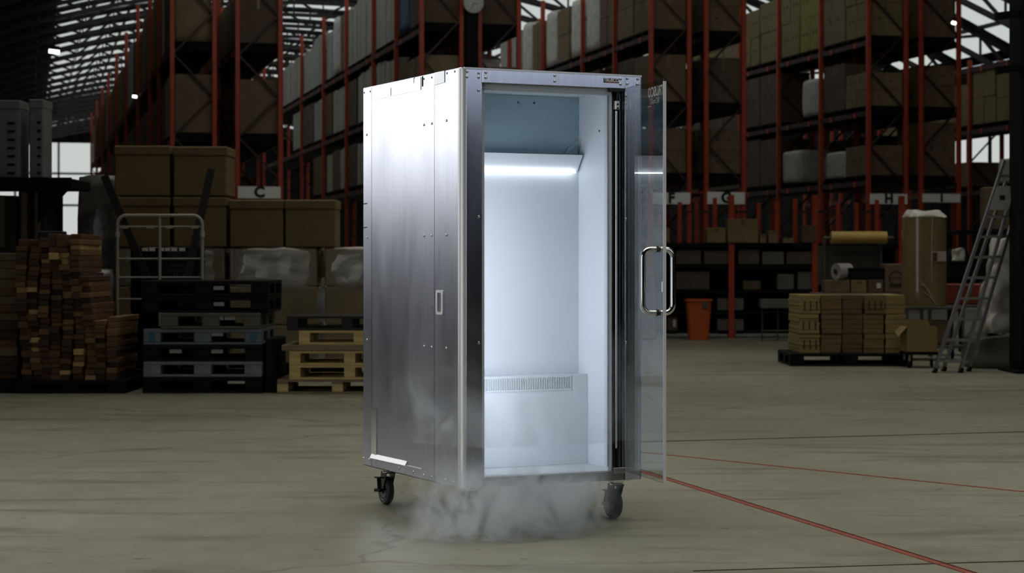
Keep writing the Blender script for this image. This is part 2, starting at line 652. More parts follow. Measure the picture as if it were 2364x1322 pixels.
def lumpy(sx, sy, sz, amp, seed, nx=8, ny=8, nzv=8, taper=0.0, freq=3.0):
    """a box-like surface with bulges"""
    mb = MB()
    off = Vector((seed * 3.7, seed * 1.3, seed * 5.1))

    def pt(u, v, w):
        p = Vector((u, v, w))
        # pull the corners in a little
        q = Vector((p.x, p.y, p.z))
        k = 1 - 0.06 * (abs(p.x) ** 4 * abs(p.y) ** 4 + abs(p.z) ** 6 * 0.6)
        s = 1 - taper * (w + 1) / 2
        r = Vector((q.x * k * s * sx / 2, q.y * k * s * sy / 2, (q.z * (k if w > 0 else 1) + 1) * sz / 2))
        n = noise.noise_vector(r * freq + off)
        g = n * amp
        if w <= -0.999:
            g.z = 0
        return r + g

    def grid(fn, a, b):
        n0 = len(mb.v)
        for i in range(a + 1):
            for j in range(b + 1):
                mb.v.append(fn(-1 + 2 * i / a, -1 + 2 * j / b))
        for i in range(a):
            for j in range(b):
                p = n0 + i * (b + 1) + j
                mb.f.append((p, p + 1, p + b + 2, p + b + 1))
    grid(lambda a, b: pt(a, -1, b), nx, nzv)
    grid(lambda a, b: pt(a, 1, b), nx, nzv)
    grid(lambda a, b: pt(-1, a, b), ny, nzv)
    grid(lambda a, b: pt(1, a, b), ny, nzv)
    grid(lambda a, b: pt(a, b, 1), nx, ny)
    grid(lambda a, b: pt(a, b, -1), nx, ny)
    return mb


def weld(me):
    import bmesh
    bm = bmesh.new()
    bm.from_mesh(me)
    bmesh.ops.remove_doubles(bm, verts=bm.verts, dist=0.0005)
    bmesh.ops.recalc_face_normals(bm, faces=bm.faces)
    bm.to_mesh(me)
    bm.free()
    for p in me.polygons:
        p.use_smooth = True
    return me


def wrapped(label, loc, sx, sy, sz, rz, m, seed, group=None, name='wrapped_load', cat='wrapped load', amp=0.02, taper=0.0, freq=3.0, n=8):
    me = weld(lumpy(sx, sy, sz, amp, seed, n, n, n, taper, freq).mesh(name, m))
    return tag(link(name, me, None, loc, rz), label, cat, group)


def bundle(label, loc, sx, sy, sz, rz, m, seed, group=None):
    """upright boards wrapped as one pack: each board an edge of its own"""
    r = random.Random(seed)
    root = thing('board_pack', label, 'board pack', loc, rz, group)
    y = -sy / 2
    while y < sy / 2 - 0.03:
        t = min(r.uniform(0.14, 0.26), sy / 2 - y)
        h = sz * r.uniform(0.94, 1.0)
        MB().bbox(-sx / 2 + r.uniform(0, 0.05), sx / 2, y, y + t - 0.012, 0, h, 0.012).build('board', m, root)
        y += t
    return root


# ------------------------------------------------------------------ pallet racks
LV1 = [0.12, 3.28, 5.02, 6.78]
LV2 = [0.12, 2.0, 4.08, 6.18]
RACK = {  # letter: near posts (s0, s1), post positions along the aisle, levels
    'B': (-1.49, -0.527, [0, 4.6, 8.3, 14.3, 21.5, 28.7, 36, 43, 50, 58], LV2),
    'C': (0.0, 0.99, [0, 4.6, 8.3, 14.3, 21.5], LV2),
    'D': (4.33, 5.29, [0, 3.3, 6.66, 11.3, 15.9, 21, 26.5, 32], LV1),
    'E': (5.73, 6.69, [0, 3.1, 6.2, 10.6], LV1),
    'F': (10.0, 10.97, [0, 3.05, 6.1, 10.4, 14.6, 19, 23], LV1),
    'G': (11.41, 12.38, [0, 3.05, 6.1], LV1),
    'H': (15.68, 16.69, [0, 3.05, 6.1, 9.2, 12.3, 16, 20], LV1),
    'I': (17.10, 18.13, [0, 3.05, 6.1], LV1),
    'J': (21.5, 22.5, [0, 3.05, 6.1, 9.2, 12.3, 15.4, 18.5], LV1),
}
WHERE = {
    'B': 'tall orange pallet rack behind the stacked lidded cartons, before the C sign',
    'C': 'orange pallet rack whose end carries the white C sign',
    'D': 'long orange pallet rack rising behind the steel cabinet\'s near corner',
    'E': 'orange pallet rack with the round clock at its end',
    'F': 'orange pallet rack whose end carries the white F sign',
    'G': 'orange pallet rack whose end carries the white G sign',
    'H': 'orange pallet rack whose end carries the white H sign',
    'I': 'orange pallet rack whose end carries the white I sign',
    'J': 'orange pallet rack behind the aluminium ladder, beside the black column',
}
SHORT = {'B': 'rack beside the C rack', 'C': 'rack signed C', 'D': 'rack behind cabinet corner', 'E': 'rack beside the clock', 'F': 'rack signed F',
         'G': 'rack signed G', 'H': 'rack signed H', 'I': 'rack signed I', 'J': 'rack behind the ladder'}
POST_H = 8.9
lpm = MB().box(-0.045, -0.03, -0.05, 0.05, -0.16, -0.02).mesh('load_plate', m_orange)
for L, (s0, s1, ts, lv) in RACK.items():
    POST_H = 7.0 if L == 'J' else 8.9
    wd = s1 - s0
    root = thing('pallet_rack', WHERE[L], 'pallet rack', RK(s0, 0), TH, 'orange pallet racks in rows')
    pm = MB().bbox(-0.055, 0.055, -0.05, 0.05, 0, POST_H, 0.01).mesh('post', m_orange)
    fm = MB().box(-0.09, 0.09, -0.08, 0.08, 0, 0.012).mesh('foot_plate', m_orange_d)
    bm_ = MB()
    zz = 0.3
    k = 0
    while zz + 1.0 < POST_H:
        a, b = (0.03, wd - 0.03) if k % 2 == 0 else (wd - 0.03, 0.03)
        bm_.bar((a, 0, zz), (b, 0, zz + 0.95), 0.04, 0.05, up=(0, 1, 0))
        zz += 0.95
        k += 1
    br = bm_.mesh('brace', m_beam)
    for t in ts:
        for x in (0, wd):
            p = link('post', pm, root, (x, t, 0))
            link('foot_plate', fm, p)
        link('brace', br, root, (0, t, 0))
    for (t0, t1) in zip(ts[:-1], ts[1:]):
        for z in lv[1:]:
            for x in (0, wd):
                bmn = MB().box(x - 0.03, x + 0.03, t0 + 0.05, t1 - 0.05, z - 0.14, z - 0.02).build('beam', m_beam, root)
                if x == 0:
                    n = max(2, int((t1 - t0) / 1.5))
                    for i in range(n):
                        link('load_plate', lpm, bmn, (0, t0 + (t1 - t0) * (i + 0.5) / n, z))
            MB().box(0.03, wd - 0.03, t0 + 0.05, t1 - 0.05, z - 0.10, z - 0.01).build('deck', m_deck, root)

# goods on the racks ------------------------------------------------
LVN = {1: 'low', 2: 'middle', 3: 'top'}


def load_on(L, lev, t, tw, h, kind, colour, idx, seed, mark=0):
    s0, s1, ts, lv = RACK[L]
    sx = (s1 - s0) - 0.06
    z = lv[lev] + 0.12
    loc = RK((s0 + s1) / 2, t + tw / 2, z)
    where = '%s slot of the %s shelf, %s' % (ORD[idx], LVN[lev], SHORT[L])
    grp = 'goods on ' + SHORT[L]
    # a low black pallet carries every load
    if kind == 'card':
        carton('%s carton in the %s' % (colour, where), loc, sx, tw - 0.06, h, TH, colour, grp, True, mark)
    elif kind == 'stack':
        n = 2 if h > 0.7 else 1
        m_ = 2
        for a in range(n):
            for b in range(m_):
                w = (tw - 0.08) / m_
                carton('%s carton, %s %s, %s' % (colour, ('lower', 'upper')[a], ('near', 'far')[b], where), RK((s0 + s1) / 2 + rnd.uniform(-0.015, 0.015), t + 0.04 + w * (b + 0.5), z + a * h / n),
                       sx, w - 0.02, h / n - 0.004, TH + rnd.uniform(-0.01, 0.01), colour, grp, True, mark)
    elif kind == 'wrap':
        wrapped('%s film-wrapped load, %s' % (colour, where), loc, sx, tw - 0.1, h, TH, CARD[colour], seed, grp)
    elif kind == 'boards':
        bundle('%s upright board pack, %s' % (colour, where), loc, sx, tw - 0.05, h, TH, CARD[colour], seed, grp)
    MB_p = MB()
    for yy in (-tw / 2 + 0.06, -0.05, tw / 2 - 0.16):
        MB_p.box(-sx / 2, sx / 2, yy, yy + 0.1, 0, 0.095)
    p = thing('rack_pallet', 'black pallet, %s' % where, 'pallet', RK((s0 + s1) / 2, t + tw / 2, lv[lev] - 0.008), TH, 'black pallets on the racks')
    MB_p.build('runner', m_deck, p)
    MB().box(-sx / 2, sx / 2, -tw / 2 + 0.04, tw / 2 - 0.04, 0.095, 0.126).build('pallet_deck', m_deck, p)


GOODS = {
    ('B', 3): [('wrap', 'tan', 1.8), ('boards', 'brown', 1.9), ('boards', 'grey', 1.9)] + [('boards', ('tan', 'brown', 'tan', 'grey', 'brown')[i % 5], 1.75 + 0.1 * (i % 3)) for i in range(19)],
    ('B', 2): [('boards', 'brown', 1.35), ('boards', 'grey', 1.45), ('boards', 'tan', 1.4), ('boards', 'grey', 1.4)] + [('boards', ('brown', 'tan', 'dark brown', 'tan')[i % 4], 1.3) for i in range(18)],
    ('C', 3): [('card', 'dark brown', 1.1)] + [('card', 'brown', 1.2)] * 8,
    ('C', 2): [('card', 'brown', 1.25)] + [('card', 'dark brown', 1.2)] * 8,
    ('C', 1): [None, None, None, ('card', 'dark brown', 1.3), ('card', 'dark brown', 1.3), ('card', 'dark brown', 1.3)],
    ('D', 3): [('card', 'dark brown', 1.5), ('wrap', 'blue', 1.6), ('boards', 'grey', 1.8), ('boards', 'grey', 1.75), ('boards', 'grey', 1.6), ('boards', 'grey', 1.75), ('boards', 'grey', 1.7), ('boards', 'tan', 1.7), ('wrap', 'white', 1.75), ('boards', 'grey', 1.5), ('boards', 'grey', 1.6), ('boards', 'grey', 1.4), ('boards', 'grey', 1.4), ('boards', 'grey', 1.4)],
    ('D', 2): [('stack', 'tan', 1.0), ('card', 'brown', 1.0), ('boards', 'grey', 1.3), ('boards', 'grey', 1.4), ('boards', 'grey', 1.45), ('boards', 'grey', 1.4), ('card', 'dark brown', 1.3), ('boards', 'grey', 1.3), ('boards', 'grey', 1.3), ('card', 'dark brown', 1.3), ('boards', 'grey', 1.3), ('card', 'dark brown', 1.3), ('boards', 'grey', 1.3)],
    ('D', 1): [('card', 'dark brown', 1.2), ('card', 'dark brown', 1.2), ('card', 'dark brown', 1.2), ('boards', 'grey', 1.1), ('card', 'dark brown', 1.2), ('boards', 'grey', 1.2), ('card', 'dark brown', 1.2), ('boards', 'grey', 1.2), ('card', 'dark brown', 1.2), ('boards', 'grey', 1.2), ('card', 'dark brown', 1.2)],
    ('E', 3): [('card', 'dark brown', 1.3), ('card', 'brown', 1.2), ('card', 'brown', 1.2), ('card', 'brown', 1.2)],
    ('E', 2): [('stack', 'brown', 0.75), ('wrap', 'white', 1.1)],
    ('F', 3): [('stack', 'brown', 1.5), ('stack', 'tan', 1.5), ('stack', 'brown', 1.45), ('wrap', 'white', 1.6), ('wrap', 'white', 1.6), ('stack', 'tan', 1.5), ('wrap', 'white', 1.6), ('boards', 'tan', 1.5), ('wrap', 'white', 1.6), ('boards', 'grey', 1.5), ('boards', 'grey', 1.5)],
    ('F', 2): [('card', 'brown', 1.15), ('card', 'dark brown', 1.2), ('card', 'dark brown', 1.0), ('card', 'dark brown', 1.2), ('wrap', 'white', 1.3), ('boards', 'tan', 1.3), ('card', 'dark brown', 1.3)],
    ('F', 1): [('stack', 'brown', 1.1), ('card', 'dark brown', 1.0), ('card', 'dark brown', 1.1), ('card', 'brown', 1.0), ('card', 'dark brown', 1.1)],
    ('G', 3): [('stack', 'brown', 1.2), ('card', 'brown', 1.2), ('card', 'brown', 1.0)],
    ('G', 2): [('card', 'dark brown', 1.1), ('wrap', 'blue', 1.0), ('card', 'brown', 0.9)],
    ('G', 1): [('stack', 'brown', 1.1), ('card', 'brown', 1.0), ('card', 'dark brown', 1.0)],
    ('H', 3): [('stack', 'olive', 1.7), ('card', 'tan', 1.2), ('stack', 'yellow', 1.8), ('stack', 'olive', 1.8), ('stack', 'olive', 1.7), ('stack', 'olive', 1.6), ('stack', 'tan', 1.5), ('stack', 'olive', 1.5), ('stack', 'olive', 1.4)],
    ('H', 2): [('stack', 'tan', 0.85), ('card', 'dark brown', 1.2), ('wrap', 'grey', 1.0), None, ('card', 'dark brown', 1.4), ('card', 'dark brown', 1.4), ('card', 'dark brown', 1.4), ('card', 'dark brown', 1.4), ('card', 'dark brown', 1.4), ('card', 'dark brown', 1.4)],
    ('H', 1): [('card', 'brown', 0.75), ('wrap', 'grey', 0.7), None, ('wrap', 'grey', 0.9), ('card', 'dark brown', 1.3), ('card', 'dark brown', 1.35), ('card', 'dark brown', 1.35), ('card', 'dark brown', 1.35), ('card', 'dark brown', 1.35), ('card', 'dark brown', 1.35)],
    ('I', 3): [('card', 'brown', 1.2), ('card', 'dark brown', 1.0), ('card', 'dark brown', 1.0)],
    ('I', 2): [('stack', 'brown', 1.05), ('card', 'brown', 1.0), ('card', 'dark brown', 1.2)],
    ('I', 1): [('card', 'brown', 1.35), None, ('card', 'dark brown', 1.2), ('card', 'dark brown', 1.2)],
    ('J', 2): [None, None, ('stack', 'olive', 1.3), ('stack', 'olive', 1.5), ('stack', 'olive', 1.2), ('stack', 'tan', 1.1), ('card', 'olive', 1.2), ('stack', 'tan', 1.2)],
    ('J', 1): [None, None, ('wrap', 'grey', 0.7), None, ('card', 'brown', 0.7), None],
}
seed = 0
for (L, lev), items in GOODS.items():
    ts = RACK[L][2]
    slots = []
    for t0, t1 in zip(ts[:-1], ts[1:]):
        n = 2 if t1 - t0 < 3.6 else (3 if t1 - t0 < 5 else 4)
        if L in 'BD' and t0 > 12:
            n = 2
        w = (t1 - t0 - 0.16) / n
        for i in range(n):
            slots.append((t0 + 0.08 + i * w, w))
    for i, it in enumerate(items):
        seed += 1
        if it is None or i >= len(slots):
            continue
        t, w = slots[i]
        kind, colour, h = it
        load_on(L, lev, t, w, h, kind, colour, i, seed, 2 if (L in 'HGI' and kind != 'wrap') else 0)

# row signs on the rack ends ------------------------------------------
m_sign = mat('sign_white', (0.90, 0.91, 0.88), 0.6)
m_letter = mat('sign_black', (0.008, 0.008, 0.009), 0.7)
for L, py0, py1 in (('C', 430, 458), ('F', 444, 471), ('G', 443, 471), ('H', 447, 471), ('I', 447, 467)):
    s0, s1 = RACK[L][0], RACK[L][1]
    D = RK(s0, 0).y
    z0 = CAM_H + (HOR - py1) / F_PX * D
    z1 = CAM_H + (HOR - py0) / F_PX * D
    o = tag(MB().bbox(s0 - s0, s1 - s0, -0.015, 0.015, 0, z1 - z0, 0.004).build('row_sign', m_sign, None, RK(s0, -0.085, z0), TH),
            'white sign with black letter %s hung across an orange rack end' % L, 'sign', 'row letter signs')
    me = text_mesh(L, (z1 - z0) * 1.22, m_letter, bold=0.018, ext=0.002)
    for v in me.vertices:
        v.co = Vector((v.co.x, -v.co.z, v.co.y))
    lo = link('letter', me, o, ((s1 - s0) / 2, -0.018, (z1 - z0) / 2))
# thin red tie bars between rack ends
for a, b in (('B', 'C'), ('F', 'G'), ('H', 'I')):
    z = 2.92
    tag(MB().bar(RK(RACK[a][1] + 0.05, -0.02, z), RK(RACK[b][0] - 0.05, -0.02, z), 0.03, 0.04).build('tie_bar', m_orange_d),
        'thin red tie bar between the %s and %s rack ends' % (a, b), 'tie bar', 'tie bars')

# round clock on a dark post between D and E
o = thing('wall_clock', 'round white clock high on the dark post above the cabinet', 'clock', RK(5.51, -0.36, CAM_H + 596 / F_PX * 47.4), TH)
MB().lathe([(0.245, 0.0), (0.25, 0.01), (0.25, 0.06), (0.20, 0.10)], axis='y').build('clock_case', mat('clock_rim', (0.33, 0.33, 0.31), 0.5), o, smooth=True)
MB().lathe([(0.225, -0.004), (0.225, 0.002)], axis='y').build('dial', mat('clock_dial', (0.55, 0.57, 0.53), 0.5), o)
h = MB()
h.bar((0, -0.008, 0), (0.10, -0.008, -0.03), 0.014, 0.012)
h.bar((0, -0.008, 0), (-0.06, -0.008, -0.15), 0.012, 0.010)
h.build('hand', m_letter, o)
k = MB()
for i in range(12):
    a = i * math.pi / 6
    d = Vector((math.sin(a), 0, math.cos(a)))
    k.bar(d * 0.175 + Vector((0, -0.006, 0)), d * 0.205 + Vector((0, -0.006, 0)), 0.014, 0.006, up=(0, 1, 0))
k.build('hour_mark', m_letter, o)
o = struct(MB().bbox(-0.15, 0.15, -0.16, 0.16, 0, ROOF(10) - 1.05, 0.02).build('column', m_steel_black, None, RK(5.51, -0.05), TH))

# small strip lamps hung far off ---------------------------------------
m_lamp = emit('lamp_tube', (1.0, 1.0, 0.96), 3.0)
for px, py, D, wpx, txt in ((125, 118, 40, 24, 'small bright tube lamp hanging in the dark roof corner'), (311, 222, 58, 10, 'tiny bright lamp before the rack beam'),
                            (2202, 52, 46, 9, 'tiny bright lamp beside the I rack post')):
    p = P(px, py, D)
    w = wpx / F_PX * D
    o = thing('tube_lamp', txt, 'lamp', p, 0.3)
    MB().tube([(-w / 2, 0, 0), (w / 2, 0, -0.02)], 0.04, 8).build('tube', m_lamp, o)
    MB().box(-w / 2, w / 2, -0.05, 0.05, 0.04, 0.10).build('lamp_housing', m_steel_black, o)
    MB().tube([(0, 0, 0.1), (0, 0, 12.6 - 1.6 - p.z)], 0.008, 6).build('hanger', m_steel_black, o)

# ------------------------------------------------------------------ left side of the hall, some eighteen metres away
S = 0.004        # metres per pixel at 18.4 m


def LX(px, D=18.4):
    return (px - 1182) / F_PX * D


def LZ(py, D=18.4):
    return CAM_H + (HOR - py) / F_PX * D


# pallets --------------------------------------------------------------
def plastic_pallet(label, loc, w, d, h, m, rz=0.0, group='plastic pallets in the dark stack', inset=None, chip=None):
    root = thing('plastic_pallet', label, 'pallet', loc, rz, group)
    MB().bbox(-w / 2, w / 2, -d / 2, d / 2, h - 0.035, h, 0.006).build('deck', m, root)
    MB().bbox(-w / 2, w / 2, -d / 2, d / 2, 0, 0.022, 0.005).build('base_frame', m, root)
    bm_ = MB().bbox(-0.08, 0.08, -0.08, 0.08, 0.02, h - 0.03, 0.008).mesh('block', m)
    for x in (-w / 2 + 0.08, 0, w / 2 - 0.08):
        for y in (-d / 2 + 0.08, 0, d / 2 - 0.08):
            link('block', bm_, root, (x, y, 0))
    if inset:
        for x in (-w / 2 + 0.08, w / 2 - 0.08):
            MB().box(x - 0.03, x + 0.03, -d / 2 - 0.003, -d / 2 + 0.001, 0.03, h - 0.03).build('colour_patch', inset, root)
    if chip:
        for x, z in chip:
            MB().box(x - 0.055, x + 0.055, -d / 2 + 0.02, -d / 2 + 0.05, z, z + 0.035).build('paper_tag', m_tag, root)
    return root


m_pl_black = mat('pallet_black', (0.006, 0.007, 0.010), 0.6, var=0.25, scale=6, spec=0.15)
m_pl_grey = mat('pallet_grey', (0.23, 0.235, 0.245), 0.6, var=0.22, scale=9)
m_pl_blue = mat('pallet_bluegrey', (0.14, 0.165, 0.19), 0.6, var=0.18, scale=6)
m_pl_olive = mat('pallet_olive', (0.10, 0.105, 0.07), 0.6, var=0.2, scale=6)
m_pl_cyan = mat('pallet_cyan', (0.03, 0.13, 0.20), 0.6)
m_tag = mat('paper_tag', (0.42, 0.39, 0.35), 0.7)
hh = 0.148
stack = [('bottom black plastic pallet standing on the floor under the grey one', m_pl_black, 467, 1.10, None, [(0.02, 0.05)]),
         ('mottled grey plastic pallet, second from the floor in the stack', m_pl_grey, 467, 1.09, None, None),
         ('black plastic pallet between the grey and the blue-grey pallet', m_pl_black, 467, 1.10, None, [(0.13, 0.07), (-0.25, 0.07)]),
         ('blue-grey plastic pallet with cyan patches in the stack', m_pl_blue, 467, 1.09, m_pl_cyan, [(0.13, 0.08)]),
         ('olive plastic pallet, narrower than the others in the stack', m_pl_olive, 486, 0.92, None, [(0.07, 0.08), (0.17, 0.08)]),
         ('black plastic pallet on top of the olive pallet', m_pl_black, 472, 1.16, None, [(0.12, 0.06)]),
         ('topmost black plastic pallet of the stack before the cart', m_pl_black, 472, 1.17, None, [(0.12, 0.06)])]
for i, (lab, m, px, w, ins, chip) in enumerate(stack):
    plastic_pallet(lab, (LX(px, 18.3), 18.3 + 0.55 + 0.01 * (i % 2), i * hh), w, 1.1, hh - 0.002, m, 0.0, inset=ins, chip=chip)

WOOD = [mat('pine_pale', (0.66, 0.49, 0.20), 0.7, var=0.22, scale=4, stretch=(1, 8, 8)), mat('pine_grey', (0.25, 0.19, 0.115), 0.75, var=0.25, scale=4, stretch=(1, 8, 8)),
        mat('wood_dark', (0.026, 0.020, 0.018), 0.75, var=0.25, scale=4, stretch=(1, 8, 8))]


def wood_pallet(label, loc, w, d, h, mats, rz=0.0):
    root = thing('wooden_pallet', label, 'pallet', loc, rz, 'wooden pallets beside the cabinet')
    t = 0.02
    bl = MB().box(-0.05, 0.05, -0.05, 0.05, t, h - 2 * t).mesh('block', mats[0])
    for x in (-w / 2 + 0.05, 0, w / 2 - 0.05):
        for y in (-d / 2 + 0.05, 0, d / 2 - 0.05):
            link('block', bl, root, (x, y, 0))
    db = MB().box(-w / 2, w / 2, -0.05, 0.05, h - t, h).mesh('deck_board', mats[1])
    for k in range(7):
        link('deck_board', db, root, (0, -d / 2 + 0.05 + (d - 0.1) * k / 6, 0))
    cb = MB().box(-0.05, 0.05, -d / 2, d / 2, h - 2 * t, h - t).mesh('cross_board', mats[1])
    bb = MB().box(-w / 2, w / 2, -0.05, 0.05, 0, t).mesh('bottom_board', mats[1])
    for x in (-w / 2 + 0.05, 0, w / 2 - 0.05):
        link('cross_board', cb, root, (x, 0, 0))
    for y in (-d / 2 + 0.05, 0, d / 2 - 0.05):
        link('bottom_board', bb, root, (0, y, 0))
    return root


ph = 0.131
for lab, px0, z, mats in (('weathered pine pallet lying on the floor beside the cabinet', 640, 0, (WOOD[0], WOOD[1])),
                          ('pale pine pallet, second from the floor beside the cabinet', 668, ph, (WOOD[0], WOOD[0])),
                          ('pale pine pallet in the middle of the wooden stack', 668, 2 * ph, (WOOD[0], WOOD[0])),
                          ('bright pine pallet just under the dark top pallet', 690, 3 * ph + 0.056, (WOOD[0], WOOD[0])),
                          ('dark brown pallet on top of the wooden stack', 662, 4 * ph + 0.056, (WOOD[2], WOOD[2]))):
    wood_pallet(lab, (LX(px0, 18.2) + 0.55, 18.2 + 0.45, z), 1.1, 0.9, ph - 0.002, mats)
tag(MB().bbox(-0.56, 0.56, -0.46, 0.46, 0, 0.053, 0.006).build('slip_board', WOOD[1], None, (LX(650, 18.2) + 0.56, 18.65, 3 * ph), 0),
    'grey board laid between the pine pallets of the wooden stack', 'board')
tag(MB().bbox(-0.055, 0.055, -0.35, 0.35, 0, 0.50, 0.008).build('dark_crate', m_pl_black, None, (-2.218, 18.72, 0), 0),
    'small black crate standing against the side of the pine pallets', 'crate')

# cartons with lids on wrapped loads ------------------------------------
DB = 20.75
for lab, x0, x1, y0, y1 in (('lidded brown carton, upper row, behind the left end of the cart', 265, 391, 335, 452), ('lidded brown carton, upper row, nearest the C sign', 401, 524, 337, 452),
                            ('lidded brown carton, lower row, behind the cart handle', 265, 391, 454, 570), ('lidded brown carton, lower row, beside the cart\'s curved corner', 400, 521, 454, 570),
                            ('lidded brown carton directly under the C sign', 530, 653, 460, 570), ('lidded brown carton at the end of the row, next to the dark aisle', 658, 774, 460, 570)):
    w = (x1 - x0) / F_PX * DB
    h0, h1 = LZ(y1, DB), LZ(y0, DB)
    carton(lab, (LX((x0 + x1) / 2, DB), DB + 0.3, h0), w, 0.6, h1 - h0 - 0.004, rnd.uniform(-0.01, 0.01), mat('lidded_card', (0.19, 0.128, 0.050), 0.75, var=0.1, scale=3),
           'lidded cartons stacked on the wrapped loads', False, 0, lid=0.095)

m_wcard = mat('wrapped_card', (0.27, 0.215, 0.135), 0.35, var=0.15, scale=3, coat=0.4)
for lab, x0, x1, m, sd in (('film-wrapped pallet load partly hidden behind the cart', 262, 521, m_wrapfilm, 2), ('shiny film-wrapped pallet load behind the black and pine pallets', 527, 735, m_wrapfilm, 3),
                           ('film-wrapped brown pallet load disappearing behind the steel cabinet', 747, 985, m_wrapfilm, 5)):
    w = (x1 - x0) / F_PX * DB
    ztop = LZ(571, DB) - 0.15
    ld = thing('wrapped_load', lab, 'wrapped load', (LX((x0 + x1) / 2, DB), DB + 0.47, 0.15), 0, 'film-wrapped pallet loads')
    nb = 2
    for kx in range(nb):
        for kz in range(3):
            MB().bbox(-w / 2 + 0.012 + kx * (w - 0.024) / nb, -w / 2 + 0.012 + (kx + 1) * (w - 0.024) / nb - 0.006, -0.46, 0.46, kz * ztop / 3, (kz + 1) * ztop / 3 - 0.006, 0.012).build('carton', m_wcard, ld)
    me_ = weld(lumpy(w - 0.004, 0.95, ztop * 0.37, 0.010, sd, 18, 10, 10, 0.0, 6.0).mesh('film_band', m_wrapfilm))
    link('film_band', me_, ld, (0, 0, ztop * 0.64))
    plastic_pallet({2: 'black pallet carrying the wrapped load behind the cart', 3: 'black pallet carrying the shiny wrapped load', 5: 'black pallet carrying the wrapped load nearest the cabinet'}[sd],
                   (LX((x0 + x1) / 2, DB), DB + 0.47, 0), w, 0.95, 0.148, m_pl_black, 0, 'pallets under wrapped loads')
# brown band of uncovered cartons round each load
wrapped('tall grey film-wrapped load behind the timber stack', (LX(222, 21.4), 21.8, 0.0), 0.44, 0.8, LZ(396, 21.4), 0, m_wrapgrey, 9, None, amp=0.02, freq=4, n=14)
wrapped('grey plastic sheet draped between the timber stack and the cart', (LX(232, 19.55), 19.62, 0.0), 0.28, 0.3, LZ(612, 19.55), 0, m_wrapgrey, 12, None, 'plastic_sheet', 'sheet', amp=0.05, taper=0.35, freq=5, n=10)

# hand cart with tall tubular frame ---------------------------------------
m_tube = mat('white_tube', (0.46, 0.44, 0.38), 0.4)
DC = 19.62
cart = thing('cage_cart', 'white tubular cage cart standing behind the black pallets', 'cart', (LX(369, DC), DC + 0.62, 0))


def cx(px):
    return LX(px, DC) - LX(369, DC)


r = 0.016
zt, zb = LZ(497, DC), 0.14
xl, xr_ = cx(271), cx(467)
arc = lambda x, z, s: [(x + s * 0.09 * (1 - math.cos(a)), 0, z - 0.09 + 0.09 * math.sin(a)) for a in [i * math.pi / 10 for i in range(6)]]
y_ = -0.62
pts = [(xl, 0, zb)] + arc(xl, zt, 1) + arc(xr_, zt, -1)[::-1] + [(xr_, 0, zb)]
MB().tube(pts, r, 10).build('end_frame', m_tube, cart, (0, y_, 0), smooth=True)
MB().tube([(xl, 0.32, zb), (xl, 0.32, LZ(735, DC)), (xr_, 0.32, LZ(735, DC)), (xr_, 0.32, zb)], r, 10).build('rear_frame', m_tube, cart, smooth=True)
MB().tube([(0, y_, zb), (0, y_, zt)], r * 0.9, 10).build('centre_tube', m_tube, cart, smooth=True)
for py in (523, 597, 640, 690):
    MB().tube([(xl, y_, LZ(py, DC)), (xr_, y_, LZ(py, DC))], 0.008, 8).build('cross_rail', m_tube, cart, smooth=True)
for px in (288, 347, 392, 450):
    MB().box(cx(px) - 0.035, cx(px) + 0.035, y_ - 0.016, y_ + 0.016, LZ(523, DC) - 0.018, LZ(523, DC) + 0.012).build('clip', m_tube, cart)
for px in (271, 467):
    MB().tube([(cx(px), y_, LZ(547, DC)), (cx(px), y_, LZ(533, DC))], 0.024, 10).build('collar', mat('collar_white', (0.5, 0.49, 0.45), 0.4), cart, smooth=True)
for py in (740, 800):
    for x in (xl, xr_):
        MB().tube([(x, y_, LZ(py, DC)), (x, 0.32, LZ(py, DC))], 0.010, 8).build('side_rail', m_tube, cart, smooth=True)
MB().bbox(xl - 0.01, xr_ + 0.01, y_, 0.34, 0.12, 0.15, 0.008).build('platform', m_pl_black, cart)
for x in (xl + 0.06, xr_ - 0.06):
    for y in (y_ + 0.1, 0.24):
        MB().lathe([(0.035, -0.015), (0.055, -0.013), (0.055, 0.013), (0.035, 0.015)], (x, y, 0.055), 'x', 16).build('wheel', m_pl_black, cart, smooth=True)
